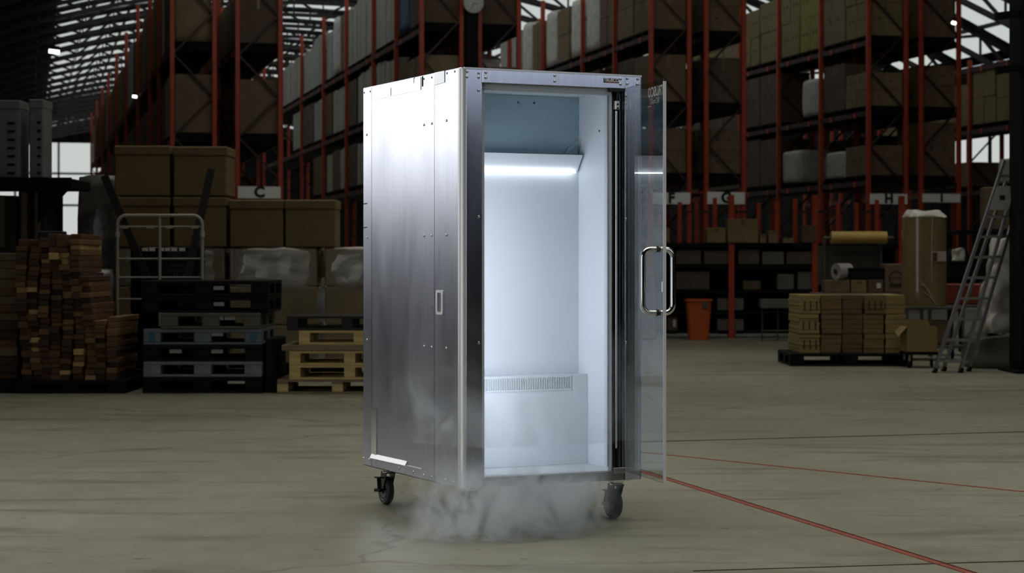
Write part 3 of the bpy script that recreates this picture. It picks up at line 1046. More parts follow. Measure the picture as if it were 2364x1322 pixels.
# black crates in the cart, the top one with a pale rim
m_mesh = mat('mesh_grey', (0.055, 0.056, 0.058), 0.5)
zz = 0.151
for i in range(5):
    hcr = 0.268 if i < 4 else 0.125
    root = thing('folding_crate', ('black folding crate, %s in the cage cart' % ('lowest', 'second from below', 'third from below', 'second from the top', 'topmost and shallow, with pale slotted tags')[i]), 'crate', (LX(369, DC), DC + 0.47, zz), 0, 'black folding crates in the cart')
    w, d = 0.66, 0.42
    b = MB()
    b.box(-w / 2, w / 2, -d / 2, d / 2, 0, 0.02)
    for s in (-1, 1):
        b.box(-w / 2, w / 2, s * d / 2 - 0.008, s * d / 2 + 0.008, 0.02, hcr - 0.02)
        b.box(s * w / 2 - 0.008, s * w / 2 + 0.008, -d / 2, d / 2, 0.02, hcr - 0.02)
    b.build('crate_wall', m_pl_black, root)
    rim = MB()
    for s in (-1, 1):
        rim.box(-w / 2 - 0.012, w / 2 + 0.012, s * d / 2 - 0.016, s * d / 2 + 0.016, hcr - 0.022, hcr - 0.002)
        rim.box(s * w / 2 - 0.016, s * w / 2 + 0.016, -d / 2, d / 2, hcr - 0.022, hcr - 0.002)
    rim.build('rim', m_pl_black, root)
    if i == 4:
        for q, xx in enumerate((-0.19, -0.12, -0.02, 0.03, 0.10, 0.18)):
            MB().box(xx - 0.03, xx + 0.03, -d / 2 - 0.02, -d / 2 - 0.016, hcr - 0.034, hcr - 0.002).build('pale_tag', mat('pale_tag', (0.90, 0.88, 0.78), 0.6), root)
    lat = MB()
    for a in range(10):
        x0 = 0.02 + a * 0.028
        lat.bar((x0, -d / 2 - 0.012, 0.03), (x0 + 0.05, -d / 2 - 0.012, hcr - 0.03), 0.006, 0.006)
        lat.bar((x0 + 0.05, -d / 2 - 0.012, 0.03), (x0, -d / 2 - 0.012, hcr - 0.03), 0.006, 0.006)
    lat.build('lattice', m_mesh, root)
    zz += hcr
# two black poles leaning out of the cart
m_pole = mat('pole_black', (0.012, 0.009, 0.010), 0.5)
for lab, a, b in (('black flat pole leaning towards the timber stack', (241, 405), (340, 640)), ('black flat pole leaning towards the C sign', (488, 390), (428, 660))):
    tag(MB().bar(P(*a, DC + 0.23), P(*b, DC + 0.13), 0.075, 0.03, up=(0, 1, 0.2)).build('leaning_pole', m_pole), lab, 'pole', 'poles leaning in the cart')

# timber stack ---------------------------------------------------------------
TIM = [mat('timber_dark', (0.072, 0.036, 0.019), 0.75, var=0.3, scale=9), mat('timber_brown', (0.135, 0.066, 0.030), 0.75, var=0.3, scale=9),
       mat('timber_mid', (0.23, 0.122, 0.048), 0.75, var=0.3, scale=9), mat('timber_pale', (0.62, 0.42, 0.16), 0.75, var=0.25, scale=9)]
DT = 18.3
tim_mesh = {}
base_top = 0.12
NUM = ORD[:20] + ['twenty-' + k for k in ORD[:9]] + ['thirtieth'] + ['thirty-' + k for k in ORD[:9]]
for c_, (px0, topy) in enumerate(((44, 556), (69, 552), (94, 550), (119, 546), (144, 540), (169, 543), (194, 640), (219, 738), (247, 732))):
    z = base_top
    nq = 0
    zmax = LZ(topy, DT)
    while z < zmax - 0.03:
        hq = rnd.choice((0.042, 0.05, 0.05, 0.058, 0.066))
        wq = rnd.choice((0.092, 0.096, 0.099))
        k = rnd.choices((0, 1, 2, 3), (4, 5, 3, 1.2))[0]
        key = (hq, wq, k)
        if key not in tim_mesh:
            tim_mesh[key] = MB().bbox(-wq / 2, wq / 2, 0, 1.0, 0, hq - 0.003, 0.004).mesh('timber', TIM[k])
        fr = (z - base_top) / (1.5)
        lean = 0.0 if c_ > 6 else (0.02 * math.sin(z * 5 + c_) - 0.03 * fr)
        xq = LX(px0 + 12.5, DT) + lean + rnd.uniform(-0.006, 0.006)
        if c_ == 6 and z > LZ(705, DT):
            xq -= 0.012
        o = link('timber', tim_mesh[key], None, (xq, DT + rnd.uniform(-0.05, 0.05), z), rnd.uniform(-0.012, 0.012))
        tag(o, '%s sawn timber, %s from the bottom, %s column counted from the long boards' % (('dark', 'brown', 'mid-brown', 'pale')[k], NUM[nq], ORD[c_]), 'timber', 'timbers in the loose stack')
        nq += 1
        z += hq
plastic_pallet('black plastic pallet under the timber stack', (LX(160, 18.25), 18.25 + 0.55, 0), 1.02, 1.1, 0.119, m_pl_black, 0, 'pallets under the timber')
plastic_pallet('black plastic pallet under the long dark boards', (LX(0, 18.25) - 0.24, 18.25 + 0.6, 0), 0.70, 1.1, 0.119, m_pl_black, 0, 'pallets under the timber')
z = 0.121
i = 0
BRD = [TIM[0], mat('board_olive', (0.17, 0.13, 0.075), 0.75, var=0.25, scale=4), TIM[1]]
while z < LZ(590, 18.6):
    hq = rnd.choice((0.06, 0.075, 0.09))
    o = MB().bbox(-0.45, 0.45, 0, 0.6, 0, hq - 0.003, 0.004).build('long_board', BRD[1] if z > 0.95 else rnd.choice(BRD), None, (LX(48, 18.5) - 0.475 + rnd.uniform(-0.02, 0.0), 18.5 + rnd.uniform(0, 0.04), z))
    tag(o, 'long dark board, %s from the floor, lying beside the timber ends' % NUM[i], 'board', 'boards beside the timber')
    z += hq
    i += 1

# shelf at the edge of the frame ------------------------------------------------
DS = 20.2
sh = thing('storage_shelf', 'black steel shelf with a diagonal bracket above the timber stack', 'shelf', (LX(60, DS), DS, 0))
xs0, xs1 = LX(-90, DS) - LX(60, DS), LX(166, DS) - LX(60, DS)
zs = LZ(412, DS)
MB().bbox(xs0, xs1, 0, 0.9, zs - 0.10, zs, 0.006).build('shelf_board', m_steel_black, sh)
MB().box(xs0, xs1, -0.04, 0.0, zs - 0.125, zs + 0.01).build('front_beam', m_steel_black, sh)
MB().prism([(LX(88, DS) - LX(60, DS), zs - 0.12), (LX(88, DS) - LX(60, DS), LZ(512, DS)), (LX(156, DS) - LX(60, DS), zs - 0.12)], -0.08, -0.02,
           Matrix(((1, 0, 0, 0), (0, 0, -1, -0.04), (0, 1, 0, 0), (0, 0, 0, 1)))).build('bracket', m_steel_black, sh)
for px, y in ((-85, 0.02), (-85, 0.86), (92, 0.86)):
    MB().box(LX(px, DS) - LX(60, DS) - 0.03, LX(px, DS) - LX(60, DS) + 0.03, y, y + 0.05, 0, zs - 0.1).build('post', m_steel_black, sh)
m_pgrey = mat('partition_grey', (0.20, 0.21, 0.215), 0.6, var=0.2, scale=5)


def partition(lab, x0, x1, y0):
    w = LX(x1, DS) - LX(x0, DS)
    h = LZ(y0, DS) - zs - 0.012
    o = thing('plastic_partition', lab, 'partition', (LX((x0 + x1) / 2, DS), DS + 0.3, zs + 0.011), 0, 'grey partitions on the black shelf')
    MB().bbox(-w / 2, w / 2, -0.2, 0.2, 0, h, 0.01).build('body', m_pgrey, o)
    MB().bbox(-w / 2 - 0.004, w / 2 + 0.004, -0.21, 0.21, h - 0.09, h, 0.008).build('top_rim', m_pgrey, o)
    for k in range(7):
        MB().box(w * 0.08, w * 0.34, -0.206, -0.199, 0.04 + k * (h - 0.2) / 7, 0.04 + k * (h - 0.2) / 7 + 0.022).build('slot', m_deck, o)


partition('wide grey plastic partition at the very edge of the black shelf', -28, 40, 229)
partition('narrow slotted grey plastic partition standing free on the black shelf', 62, 94, 227)
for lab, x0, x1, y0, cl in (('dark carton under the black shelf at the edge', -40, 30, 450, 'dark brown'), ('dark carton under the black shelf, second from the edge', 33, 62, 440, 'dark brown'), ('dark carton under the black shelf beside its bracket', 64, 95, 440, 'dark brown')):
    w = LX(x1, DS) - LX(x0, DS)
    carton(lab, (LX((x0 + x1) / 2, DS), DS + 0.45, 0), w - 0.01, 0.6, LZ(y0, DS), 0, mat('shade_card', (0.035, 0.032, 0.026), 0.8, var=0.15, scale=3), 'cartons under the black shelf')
tag(MB().bbox(-0.12, 0.12, -0.1, 0.1, 0, LZ(533, 19.5), 0.01).build('navy_bin', mat('navy_plastic', (0.012, 0.015, 0.024), 0.5), None, (LX(116, 19.5), 19.6, 0)), 'dark navy bin peeping over the timber stack', 'bin')

# ------------------------------------------------------------------ right side
# bundles of flat cartons on a black pallet
DP = 23.1
PC = P(1966, 845, DP)
m_bund = [mat('bundle_a', (0.33, 0.25, 0.095), 0.8, var=0.12, scale=3, stretch=(1, 1, 6)), mat('bundle_b', (0.195, 0.13, 0.056), 0.8, var=0.12, scale=3, stretch=(1, 1, 6)),
          mat('bundle_c', (0.155, 0.10, 0.048), 0.8, var=0.12, scale=3, stretch=(1, 1, 6)), mat('bundle_d', (0.21, 0.15, 0.062), 0.8, var=0.12, scale=3, stretch=(1, 1, 6))]
plastic_pallet('wide black pallet carrying the bundles of flat cartons', (PC.x, DP + 0.55, 0), 1.42, 1.1, 0.148, m_pl_black, 0.0, 'floor pallets')
NR, NC = 3, 5
wid = (2094 - 1846) / F_PX * DP / NC
rowh = (LZ(679, DP) - 0.15) / NR
for i in range(NC):
    for j in range(NR):
        x = LX(1846, DP) + wid * (i + 0.5)
        o = thing('carton_bundle', 'bundle of flattened brown cartons, %s column from the pallet\'s free end, %s row' % (ORD[i], ('bottom', 'middle', 'top')[j]), 'carton bundle',
                  (x + rnd.uniform(-0.006, 0.006), DP + 0.50 + rnd.uniform(-0.02, 0.02), 0.149 + j * rowh), rnd.uniform(-0.02, 0.02), 'bundles of flattened cartons')
        nl = 5 if i == 0 else 4
        hl = (rowh - 0.006) / nl
        ma = m_bund[(i + (j == 2) * (i == 0)) % 4] if i else m_bund[0]
        for q in range(nl):
            jx = rnd.uniform(-0.006, 0.006)
            MB().bbox(-wid / 2 + 0.008 + jx, wid / 2 - 0.008 + jx, -0.46 + rnd.uniform(0, 0.012), 0.46, q * hl, (q + 1) * hl - 0.0015, 0.004).build('flat_carton', ma, o)
        if i == 0 or (i == 3 and j == 2):
            g = MB()
            for q in range(3):
                g.box(-wid * 0.3 + q * wid * 0.28, -wid * 0.3 + q * wid * 0.28 + 0.012, -0.465, -0.455, rowh * 0.2, rowh * 0.65)
            g.build('slot', m_print, o)['kind'] = 'stuff'

# two-deck trolley with the tall wrapped pack
DK = 24.35
tr = thing('goods_trolley', 'grey two-deck trolley under the tall wrapped brown pack', 'trolley', (LX(2150, DK), DK + 0.35, 0))
zk = LZ(708, DK)
m_gsteel = mat('grey_steel', (0.075, 0.076, 0.076), 0.45, var=0.15, scale=5)
MB().bbox(-0.42, 0.42, -0.32, 0.32, zk - 0.035, zk, 0.006).build('upper_deck', m_gsteel, tr)
MB().bbox(-0.42, 0.42, -0.32, 0.32, 0.155, 0.19, 0.006).build('lower_deck', m_gsteel, tr)
for x in (-0.4, 0.4):
    for y in (-0.3, 0.3):
        MB().tube([(x, y, 0.13), (x, y, zk - 0.03)], 0.015, 8).build('post', m_gsteel, tr, smooth=True)
        MB().lathe([(0.03, -0.014), (0.06, -0.012), (0.06, 0.012), (0.03, 0.014)], (x, y, 0.06), 'x', 16).build('wheel', m_pl_black, tr, smooth=True)
        MB().bar((x, y, 0.06), (x, y, 0.15), 0.045, 0.02).build('fork', mat('bright_fork', (0.42, 0.42, 0.40), 0.35, 0.6), tr)
MB().tube([(0.42, -0.3, zk), (0.5, -0.3, zk + 0.25), (0.5, 0.3, zk + 0.25), (0.42, 0.3, zk)], 0.013, 8).build('push_handle', m_gsteel, tr, smooth=True)
# the tall pack: rounded slab of card in clear film, white film bunched on top
pk = thing('tall_wrapped_pack', 'tall brown cardboard pack in clear film with white film bunched on top', 'wrapped pack', (LX(2145, DK), DK + 0.3, zk + 0.001))
wpk = (2195 - 2096) / F_PX * DK
hpk = LZ(500, DK) - zk
prof = []
ro = 0.19
for (sx_, sy_) in ((1, 1), (-1, 1), (-1, -1), (1, -1)):
    for k in range(5):
        a = {(1, 1): 0, (-1, 1): 90, (-1, -1): 180, (1, -1): 270}[(sx_, sy_)] + k * 22.5
        prof.append((sx_ * (wpk / 2 - ro) + ro * math.cos(math.radians(a)), sy_ * (0.26 - ro) + ro * math.sin(math.radians(a))))
m_pack = mat('pack_card', (0.22, 0.165, 0.08), 0.3, var=0.12, scale=2.5, coat=0.5, bump=0.15)
MB().prism(prof, 0, hpk).build('card_body', m_pack, pk, smooth=True)
MB().tube([(0.04, -0.268, 0.30), (0.035, -0.27, 0.7), (0.05, -0.268, hpk)], 0.005, 6).build('film_crease', mat('film_white', (0.46, 0.44, 0.38), 0.25), pk, smooth=True)
for a, b in (((-0.12, 0.34), (0.05, 0.10)), ((-0.10, 0.28), (0.03, 0.16)), ((-0.06, 0.18), (0.10, 0.02))):
    MB().tube([(a[0], -0.266, a[1]), ((a[0] + b[0]) / 2, -0.27, (a[1] + b[1]) / 2 + 0.02), (b[0], -0.266, b[1])], 0.0045, 6).build('film_crease', mat('film_white', (0.46, 0.44, 0.38), 0.25), pk, smooth=True)
me = weld(lumpy(wpk * 0.96, 0.48, 0.09, 0.035, 4, 12, 10, 4, 0.25, 9).mesh('film_top', CARD['white']))
link('film_top', me, pk, (0, 0, hpk - 0.01))
lb = MB().box(0.04, 0.215, -0.268, -0.262, LZ(603, DK) - zk, LZ(580, DK) - zk).build('paper_label', mat('label_grey', (0.48, 0.36, 0.33), 0.7), pk)
MB().box(0.05, 0.105, -0.2705, -0.268, LZ(602, DK) - zk, LZ(583, DK) - zk).build('label_print', mat('label_dark', (0.05, 0.022, 0.018), 0.7), lb)
MB().box(0.066, 0.09, -0.272, -0.2705, LZ(597, DK) - zk, LZ(588, DK) - zk).build('label_print', mat('label_red', (0.22, 0.05, 0.03), 0.7), lb)

# open carton on the lower deck, flap folded outwards
DO_ = 22.9
dol = thing('small_dolly', 'small black dolly under the open carton beside the bundles', 'dolly', (LX(2124, DO_), DO_ - 0.02, 0))
MB().bbox(-0.20, 0.20, -0.2, 0.2, 0.15, 0.185, 0.006).build('deck', m_pl_black, dol)
for x in (-0.16, 0.16):
    for y in (-0.15, 0.15):
        MB().lathe([(0.02, -0.012), (0.045, -0.011), (0.045, 0.011), (0.02, 0.012)], (x, y, 0.045), 'x', 16).build('wheel', m_pl_black, dol, smooth=True)
        MB().bar((x, y - 0.02, 0.03), (x, y - 0.02, 0.15), 0.02, 0.02).build('fork', mat('bright_fork', (0.42, 0.42, 0.40), 0.35, 0.6), dol)
oc = thing('open_carton', 'open brown carton with one flap hanging out, on the small dolly', 'carton', (LX(2120, DO_), DO_ - 0.02, 0.1865))
wz = LZ(752, DO_) - 0.192
m_oc = mat('open_card', (0.29, 0.21, 0.085), 0.8, var=0.1, scale=3)
b = MB()
b.box(-0.17, 0.17, -0.2, 0.2, 0, 0.006)
for s in (-1, 1):
    b.box(-0.17, 0.17, s * 0.2 - 0.003, s * 0.2 + 0.003, 0, wz)
    b.box(s * 0.17 - 0.003, s * 0.17 + 0.003, -0.2, 0.2, 0, wz)
b.build('body', m_oc, oc)
MB().quad((-0.17, -0.2, wz), (-0.17, 0.2, wz), (-0.24, 0.2, wz - 0.07), (-0.27, -0.2, wz - 0.11)).quad((-0.17, -0.2, wz + 0.004), (-0.17, 0.2, wz + 0.004), (-0.24, 0.2, wz - 0.066), (-0.27, -0.2, wz - 0.106)).build('flap', m_oc, oc)
MB().quad((-0.17, 0.203, wz), (0.17, 0.203, wz), (0.15, 0.21, wz + 0.07), (-0.15, 0.21, wz + 0.07)).quad((-0.17, 0.199, wz), (0.17, 0.199, wz), (0.15, 0.206, wz + 0.07), (-0.15, 0.206, wz + 0.07)).build('flap', m_oc, oc)
carton('small brown carton on the lower deck of the grey trolley', (LX(2165, DK), DK + 0.3, 0.192), 0.36, 0.4, 0.30, 0, 'brown', None)
tag(MB().bbox(-0.26, 0.26, -0.2, 0.2, 0, 0.27, 0.015).build('red_crate', mat('red_plastic', (0.26, 0.04, 0.018), 0.5, var=0.15, scale=5), None, (LX(2226, 25.8), 25.8, 0.661), 0), 'red plastic crate behind the ladder', 'crate')
ta_ = thing('steel_stand', 'dark steel stand under the red crate behind the ladder', 'stand', (LX(2226, 25.8), 25.8, 0))
MB().bbox(-0.5, 0.5, -0.3, 0.3, 0.63, 0.66, 0.005).build('top', m_gsteel, ta_)
for x in (-0.5, 0.45):
    for y in (-0.25, 0.25):
        MB().box(x - 0.02, x + 0.02, y - 0.02, y + 0.02, 0, 0.63).build('leg', m_gsteel, ta_)
wrapped('black sack with pale scraps lying on the red crate', (LX(2214, 25.8), 25.8, 0.935), 0.34, 0.3, 0.46, 0, m_pl_black, 21, None, 'black_sack', 'sack', amp=0.05, taper=0.3, freq=5)
wrapped('crumpled pale film on the black sack behind the ladder', (LX(2216, 25.4), 25.47, 1.22), 0.16, 0.14, 0.16, 0, CARD['grey'], 22, None, 'crumpled_film', 'film', amp=0.04, taper=0.2, freq=9)

# aluminium ladder leaning against the black column
m_alu = mat('ladder_aluminium', (0.42, 0.42, 0.42), 0.32, 0.85, var=0.1, scale=6)
D0, D1 = 21.7, 22.25


def ladder(label, fl, fr, tl, tr_, da, db, rungs, treads):
    a0, b0 = FLOOR(*fl), FLOOR(*fr)
    a0, b0 = P(fl[0], fl[1], da), P(fr[0], fr[1], da)
    a0.z = b0.z = 0.0
    a1, b1 = P(tl[0], tl[1], db), P(tr_[0], tr_[1], db)
    root = thing('ladder', label, 'ladder', (a0 + b0) / 2, 0, 'aluminium ladder sections')
    o_ = root.location.copy()
    for p, q in ((a0, a1), (b0, b1)):
        MB().bar(p - o_ + Vector((0, 0, 0.02)), q - o_, 0.030, 0.065, up=(0, 1, 0)).build('rail', m_alu, root)
        MB().bar(p - o_, p - o_ + (q - p).normalized() * 0.05, 0.04, 0.075, up=(0, 1, 0)).build('foot', m_pl_black, root)
    for t in rungs:
        p, q = a0.lerp(a1, t) - o_, b0.lerp(b1, t) - o_
        MB().bar(p, q, 0.07 if treads else 0.03, 0.026).build('rung', m_alu, root)
    return root, a0, a1, b0, b1


rg = [0.055 + 0.097 * i for i in range(10)]
lad, la0, la1, lb0, lb1 = ladder('front section of the aluminium ladder with flat rungs, leaning on the black column', (2157, 857), (2217, 860), (2318, 372), (2358, 372), D0, D1, rg, True)
ladder('rear section of the aluminium ladder, thinner and just behind the front one', (2178, 850), (2236, 855), (2322, 420), (2364, 420), D0 + 0.30, D1 + 0.25, [0.05 + 0.11 * i for i in range(9)], False)
pc_ = la0.lerp(la1, 0.80)
pp = [la0.lerp(la1, 0.765), lb0.lerp(lb1, 0.765), lb0.lerp(lb1, 0.88), la0.lerp(la1, 0.88)]
q0 = MB()
off = Vector((0, -0.04, 0))
q0.quad(*[p - lad.location + off for p in pp]).quad(*[p - lad.location + off + Vector((0, 0.008, 0)) for p in pp]).build('top_plate', mat('ladder_plate', (0.36, 0.36, 0.35), 0.5, 0.3), lad)
cen = (pp[0] + pp[1] + pp[2] + pp[3]) / 4 - lad.location + off
MB().box(cen.x - 0.03, cen.x + 0.03, cen.y - 0.006, cen.y - 0.001, cen.z - 0.03, cen.z + 0.03).build('sticker', m_letter, lad)

# the black column at the edge of the frame, with two bracket arms
col = struct(link('column', None, None, (LX(2329, 22.2) + 0.35, 21.9, 0)))
MB().bbox(-0.35, 0.35, -0.3, 0.3, 0, 10.0, 0.02).build('column_shaft', m_steel_black, col)
MB().bbox(-0.45, 0.45, -0.4, 0.4, 0, 0.03, 0.005).build('base_plate', m_steel_black, col)
for py in (35, 160):
    MB().bar((-0.35, -0.2, LZ(py - 4, 21.7)), (-0.62, -0.2, LZ(py + 3, 21.7)), 0.1, 0.075).build('bracket_arm', m_steel_black, col)

# sacks by the column
m_bag = mat('white_sack', (0.62, 0.61, 0.56), 0.5, var=0.25, scale=5, bump=0.6)
m_bag2 = mat('grey_sack', (0.085, 0.085, 0.072), 0.55, var=0.25, scale=4, bump=0.4)
wrapped('bulging white plastic sack wedged between ladder and column', (LX(2330, 22.9), 23.0, LZ(768, 22.9)), 0.50, 0.6, LZ(545, 22.9) - LZ(768, 22.9), 0, m_bag, 31, None, 'white_sack', 'sack', amp=0.11, taper=0.25, freq=4.5, n=22)
wrapped('dark grey-green sack on the floor under the white sack', (LX(2305, 22.6), 22.85, 0), 0.62, 0.7, LZ(772, 22.9), 0, m_bag2, 33, None, 'grey_sack', 'sack', amp=0.06, taper=0.2, freq=3, n=12)
carton('tall brown carton on the black platform behind the ladder top', (LX(2305, 27), 27.2, LZ(530, 27)), 0.34, 0.3, 0.58, 0, 'brown', None)
pl = thing('platform_shelf', 'black platform behind the ladder carrying a tall carton', 'shelf', (LX(2290, 27), 27.2, 0))
MB().bbox(-0.5, 0.6, -0.4, 0.4, LZ(530, 27) - 0.06, LZ(530, 27) - 0.001, 0.006).build('shelf_board', m_steel_black, pl)
for x in (-0.45, 0.55):
    for y in (-0.35, 0.35):
        MB().box(x - 0.03, x + 0.03, y - 0.03, y + 0.03, 0, LZ(530, 27) - 0.06).build('post', m_steel_black, pl)

# packing table with rolls and boxes ----------------------------------------
DQ = 27.0
tb = thing('packing_table', 'grey packing table behind the carton bundles', 'table', (LX(1995, DQ), DQ + 0.4, 0))
zt_ = LZ(676, DQ)
hw = (2102 - 1888) / F_PX * DQ / 2
MB().bbox(-hw, hw, -0.4, 0.4, zt_ - 0.04, zt_, 0.005).build('table_top', m_gsteel, tb)
for x in (-hw + 0.05, hw - 0.05):
    for y in (-0.35, 0.35):
        MB().box(x - 0.025, x + 0.025, y - 0.025, y + 0.025, 0, zt_ - 0.04).build('leg', m_gsteel, tb)
for px in (1922, 2056):
    x = LX(px, DQ) - LX(1995, DQ)
    MB().box(x - 0.02, x + 0.02, 0.30, 0.34, zt_, LZ(548, DQ)).build('roll_post', m_gsteel, tb)
MB().box(LX(1908, DQ) - LX(1995, DQ), LX(2060, DQ) - LX(1995, DQ), 0.36, 0.375, zt_ + 0.10, LZ(566, DQ)).build('back_panel', mat('panel_grey', (0.06, 0.058, 0.05), 0.7), tb)
zr = LZ(547, DQ)
rl = thing('paper_roll', 'long yellow kraft paper roll lying above the packing table', 'paper roll', (LX(2001, DQ), DQ + 0.62, zr))
wr = (2067 - 1936) / F_PX * DQ
MB().lathe([(0.03, -wr / 2), (0.088, -wr / 2), (0.088, wr / 2), (0.03, wr / 2)], axis='x', n=24).build('roll', mat('kraft_yellow', (0.50, 0.35, 0.10), 0.6, var=0.1, scale=2), rl, smooth=True)
MB().tube([(-wr / 2 - 0.1, 0, 0), (wr / 2 + 0.1, 0, 0)], 0.02, 8).build('spindle', m_gsteel, rl, smooth=True)
QG = 'boxes on the packing table'


def qbox(lab, x0, x1, y0, y1, colour, dy=0.0, **kw):
    w = (x1 - x0) / F_PX * DQ
    return carton(lab, (LX((x0 + x1) / 2, DQ), DQ + 0.2 + dy, LZ(y1, DQ) + 0.001), w - 0.006, 0.3, LZ(y0, DQ) - LZ(y1, DQ) - 0.003, 0, colour, QG, **kw)


qbox('low brown carton under the film roll on the packing table', 1905, 1964, 646, 676, 'brown')
qbox('olive carton in the middle of the packing table', 1966, 2003, 646, 676, 'olive')
qbox('dark carton with a white paper label on the packing table', 2005, 2042, 644, 676, 'dark brown', white_label=True)
bx = qbox('carton printed with a dark oval emblem on the packing table', 2044, 2096, 608, 676, 'brown', tape=False)
g = MB()
wq = (2096 - 2044) / F_PX * DQ
for k in range(16):
    a0_, a1_ = k * math.pi / 8, (k + 1) * math.pi / 8
    f_ = lambda a: (math.cos(a) * wq * 0.30, -0.152, 0.20 + math.sin(a) * 0.09 if True else 0)
    g.bar(f_(a0_), f_(a1_), 0.016, 0.004, up=(0, 1, 0))
g.box(-wq * 0.28, wq * 0.28, -0.152, -0.15, 0.195, 0.21)
g.box(-wq * 0.30, wq * 0.30, -0.152, -0.15, 0.07, 0.12)
g.build('emblem_print', m_print, bx)
fr_ = thing('film_roll', 'white stretch film roll lying on a carton on the packing table', 'film roll', (LX(1949, DQ), DQ + 0.15, LZ(646, DQ) + 0.115))
MB().lathe([(0.035, -0.11), (0.112, -0.11), (0.112, 0.11), (0.035, 0.11)], axis='x', n=24).build('film', mat('film_grey', (0.36, 0.35, 0.33), 0.3, var=0.3, scale=5), fr_, rz=0.5, smooth=True)
MB().lathe([(0.036, -0.13), (0.036, 0.13)], axis='x', n=16).build('core', m_print, fr_, rz=0.5, smooth=True)
bb_ = thing('black_tray', 'black open tray beside the film roll on the packing table', 'tray', (LX(2001, DQ), DQ + 0.2, LZ(645, DQ)))
b = MB()
b.box(-0.24, 0.24, -0.14, 0.14, 0, 0.01)
for s in (-1, 1):
    b.box(-0.24, 0.24, s * 0.14 - 0.006, s * 0.14 + 0.006, 0, 0.155)
    b.box(s * 0.24 - 0.006, s * 0.24 + 0.006, -0.14, 0.14, 0, 0.155)
b.build('tray_body', m_pl_black, bb_)
MB().box(-0.25, 0.25, -0.155, -0.146, 0.13, 0.158).build('tray_lip', m_pl_black, bb_)

# long low shelving across the back of the open floor ---------------------------
DL = 31.9
for n_, (xa, xb) in enumerate(((1500, 1697), (1697, 1890), (1890, 2090))):
    root = thing('low_shelving', ('low dark shelving unit behind the orange bin', 'low dark shelving unit between the orange bin and the carton bundles', 'low dark shelving unit behind the packing table')[n_], 'shelving',
                 (LX(xa, DL), DL, 0), 0, 'low shelving along the rack ends')
    w = LX(xb, DL) - LX(xa, DL)
    zt2 = LZ(561, DL)
    for z in (0.12, LZ(718, DL), LZ(670, DL), LZ(612, DL), zt2):
        MB().bbox(0.03, w - 0.03, 0, 0.6, z - 0.05 if z < zt2 else z - 0.07, z, 0.004).build('shelf_board', m_steel_black, root)
    for x, top_ in ((0.0, LZ(447, DL)), (w - 0.06, LZ(450, DL) if n_ < 2 else LZ(452, DL))):
        if n_ and x == 0.0:
            continue
        MB().box(x - 0.045, x + 0.045, -0.02, 0.05, 0, top_).build('post', m_orange, root)
    if n_ == 0:
        pass
    for x in (0.03, w - 0.03):
        MB().box(x - 0.03, x + 0.03, 0.55, 0.6, 0, zt2).build('rear_post', m_orange_d, root)
    MB().box(0.0, w, 0.595, 0.60, 0.1, zt2 - 0.05).build('back_panel', m_deck, root)
    # short upright dividers on top
    for px, y0, y1 in {0: ((1573, 465, 545), (1612, 452, 545), (1655, 455, 530)), 1: ((1757, 467, 535), (1800, 465, 556), (1842, 457, 556)), 2: ((1942, 468, 556), (1985, 466, 556), (2033, 460, 556))}[n_]:
        x = LX(px, DL) - LX(xa, DL)
        MB().box(x - 0.032, x + 0.032, 0.30, 0.36, zt2, LZ(y0, DL)).build('divider', m_orange if px != 1612 else m_orange_d, root)
    MB().box(0, w, 0.33, 0.37, LZ(488, DL) - 0.02, LZ(488, DL) + 0.02).build('tie_rail', m_beam, root)

SG = 'things on the low shelving'


def sbox(lab, x0, x1, y0, y1, colour, dy=0.18, **kw):
    w = (x1 - x0) / F_PX * DL
    return carton(lab, (LX((x0 + x1) / 2, DL), DL + dy, LZ(y1, DL) + 0.001), w - 0.01, 0.34, LZ(y0, DL) - LZ(y1, DL) - 0.002, 0, colour, SG, **kw)


zt2 = 561
sbox('tan carton on the low shelving behind the glass door', 1505, 1546, 526, zt2, 'tan', dy=0.10)
sbox('low tan carton on the shelving under the G sign', 1630, 1676, 525, zt2, 'olive', dy=0.12)
sbox('larger tan carton on the shelving beside the low one under the G sign', 1678, 1751, 505, zt2, 'olive', dy=0.12)
sbox('very small carton on the shelving beside the larger tan one', 1753, 1768, 541, zt2, 'tan', dy=0.12)
sbox('small tan carton on the shelving between two orange dividers', 1773, 1796, 532, zt2, 'tan', dy=0.12)
sbox('flat carton on the shelving before an orange divider', 1806, 1832, 549, zt2, 'tan', dy=0.10)
sbox('upright dark carton at the shelving post near the kraft roll', 1850, 1884, 520, zt2, 'dark brown', dy=0.14)
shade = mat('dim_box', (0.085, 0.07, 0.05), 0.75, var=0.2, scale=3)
shade2 = mat('dim_grey_box', (0.12, 0.115, 0.105), 0.7, var=0.2, scale=3)
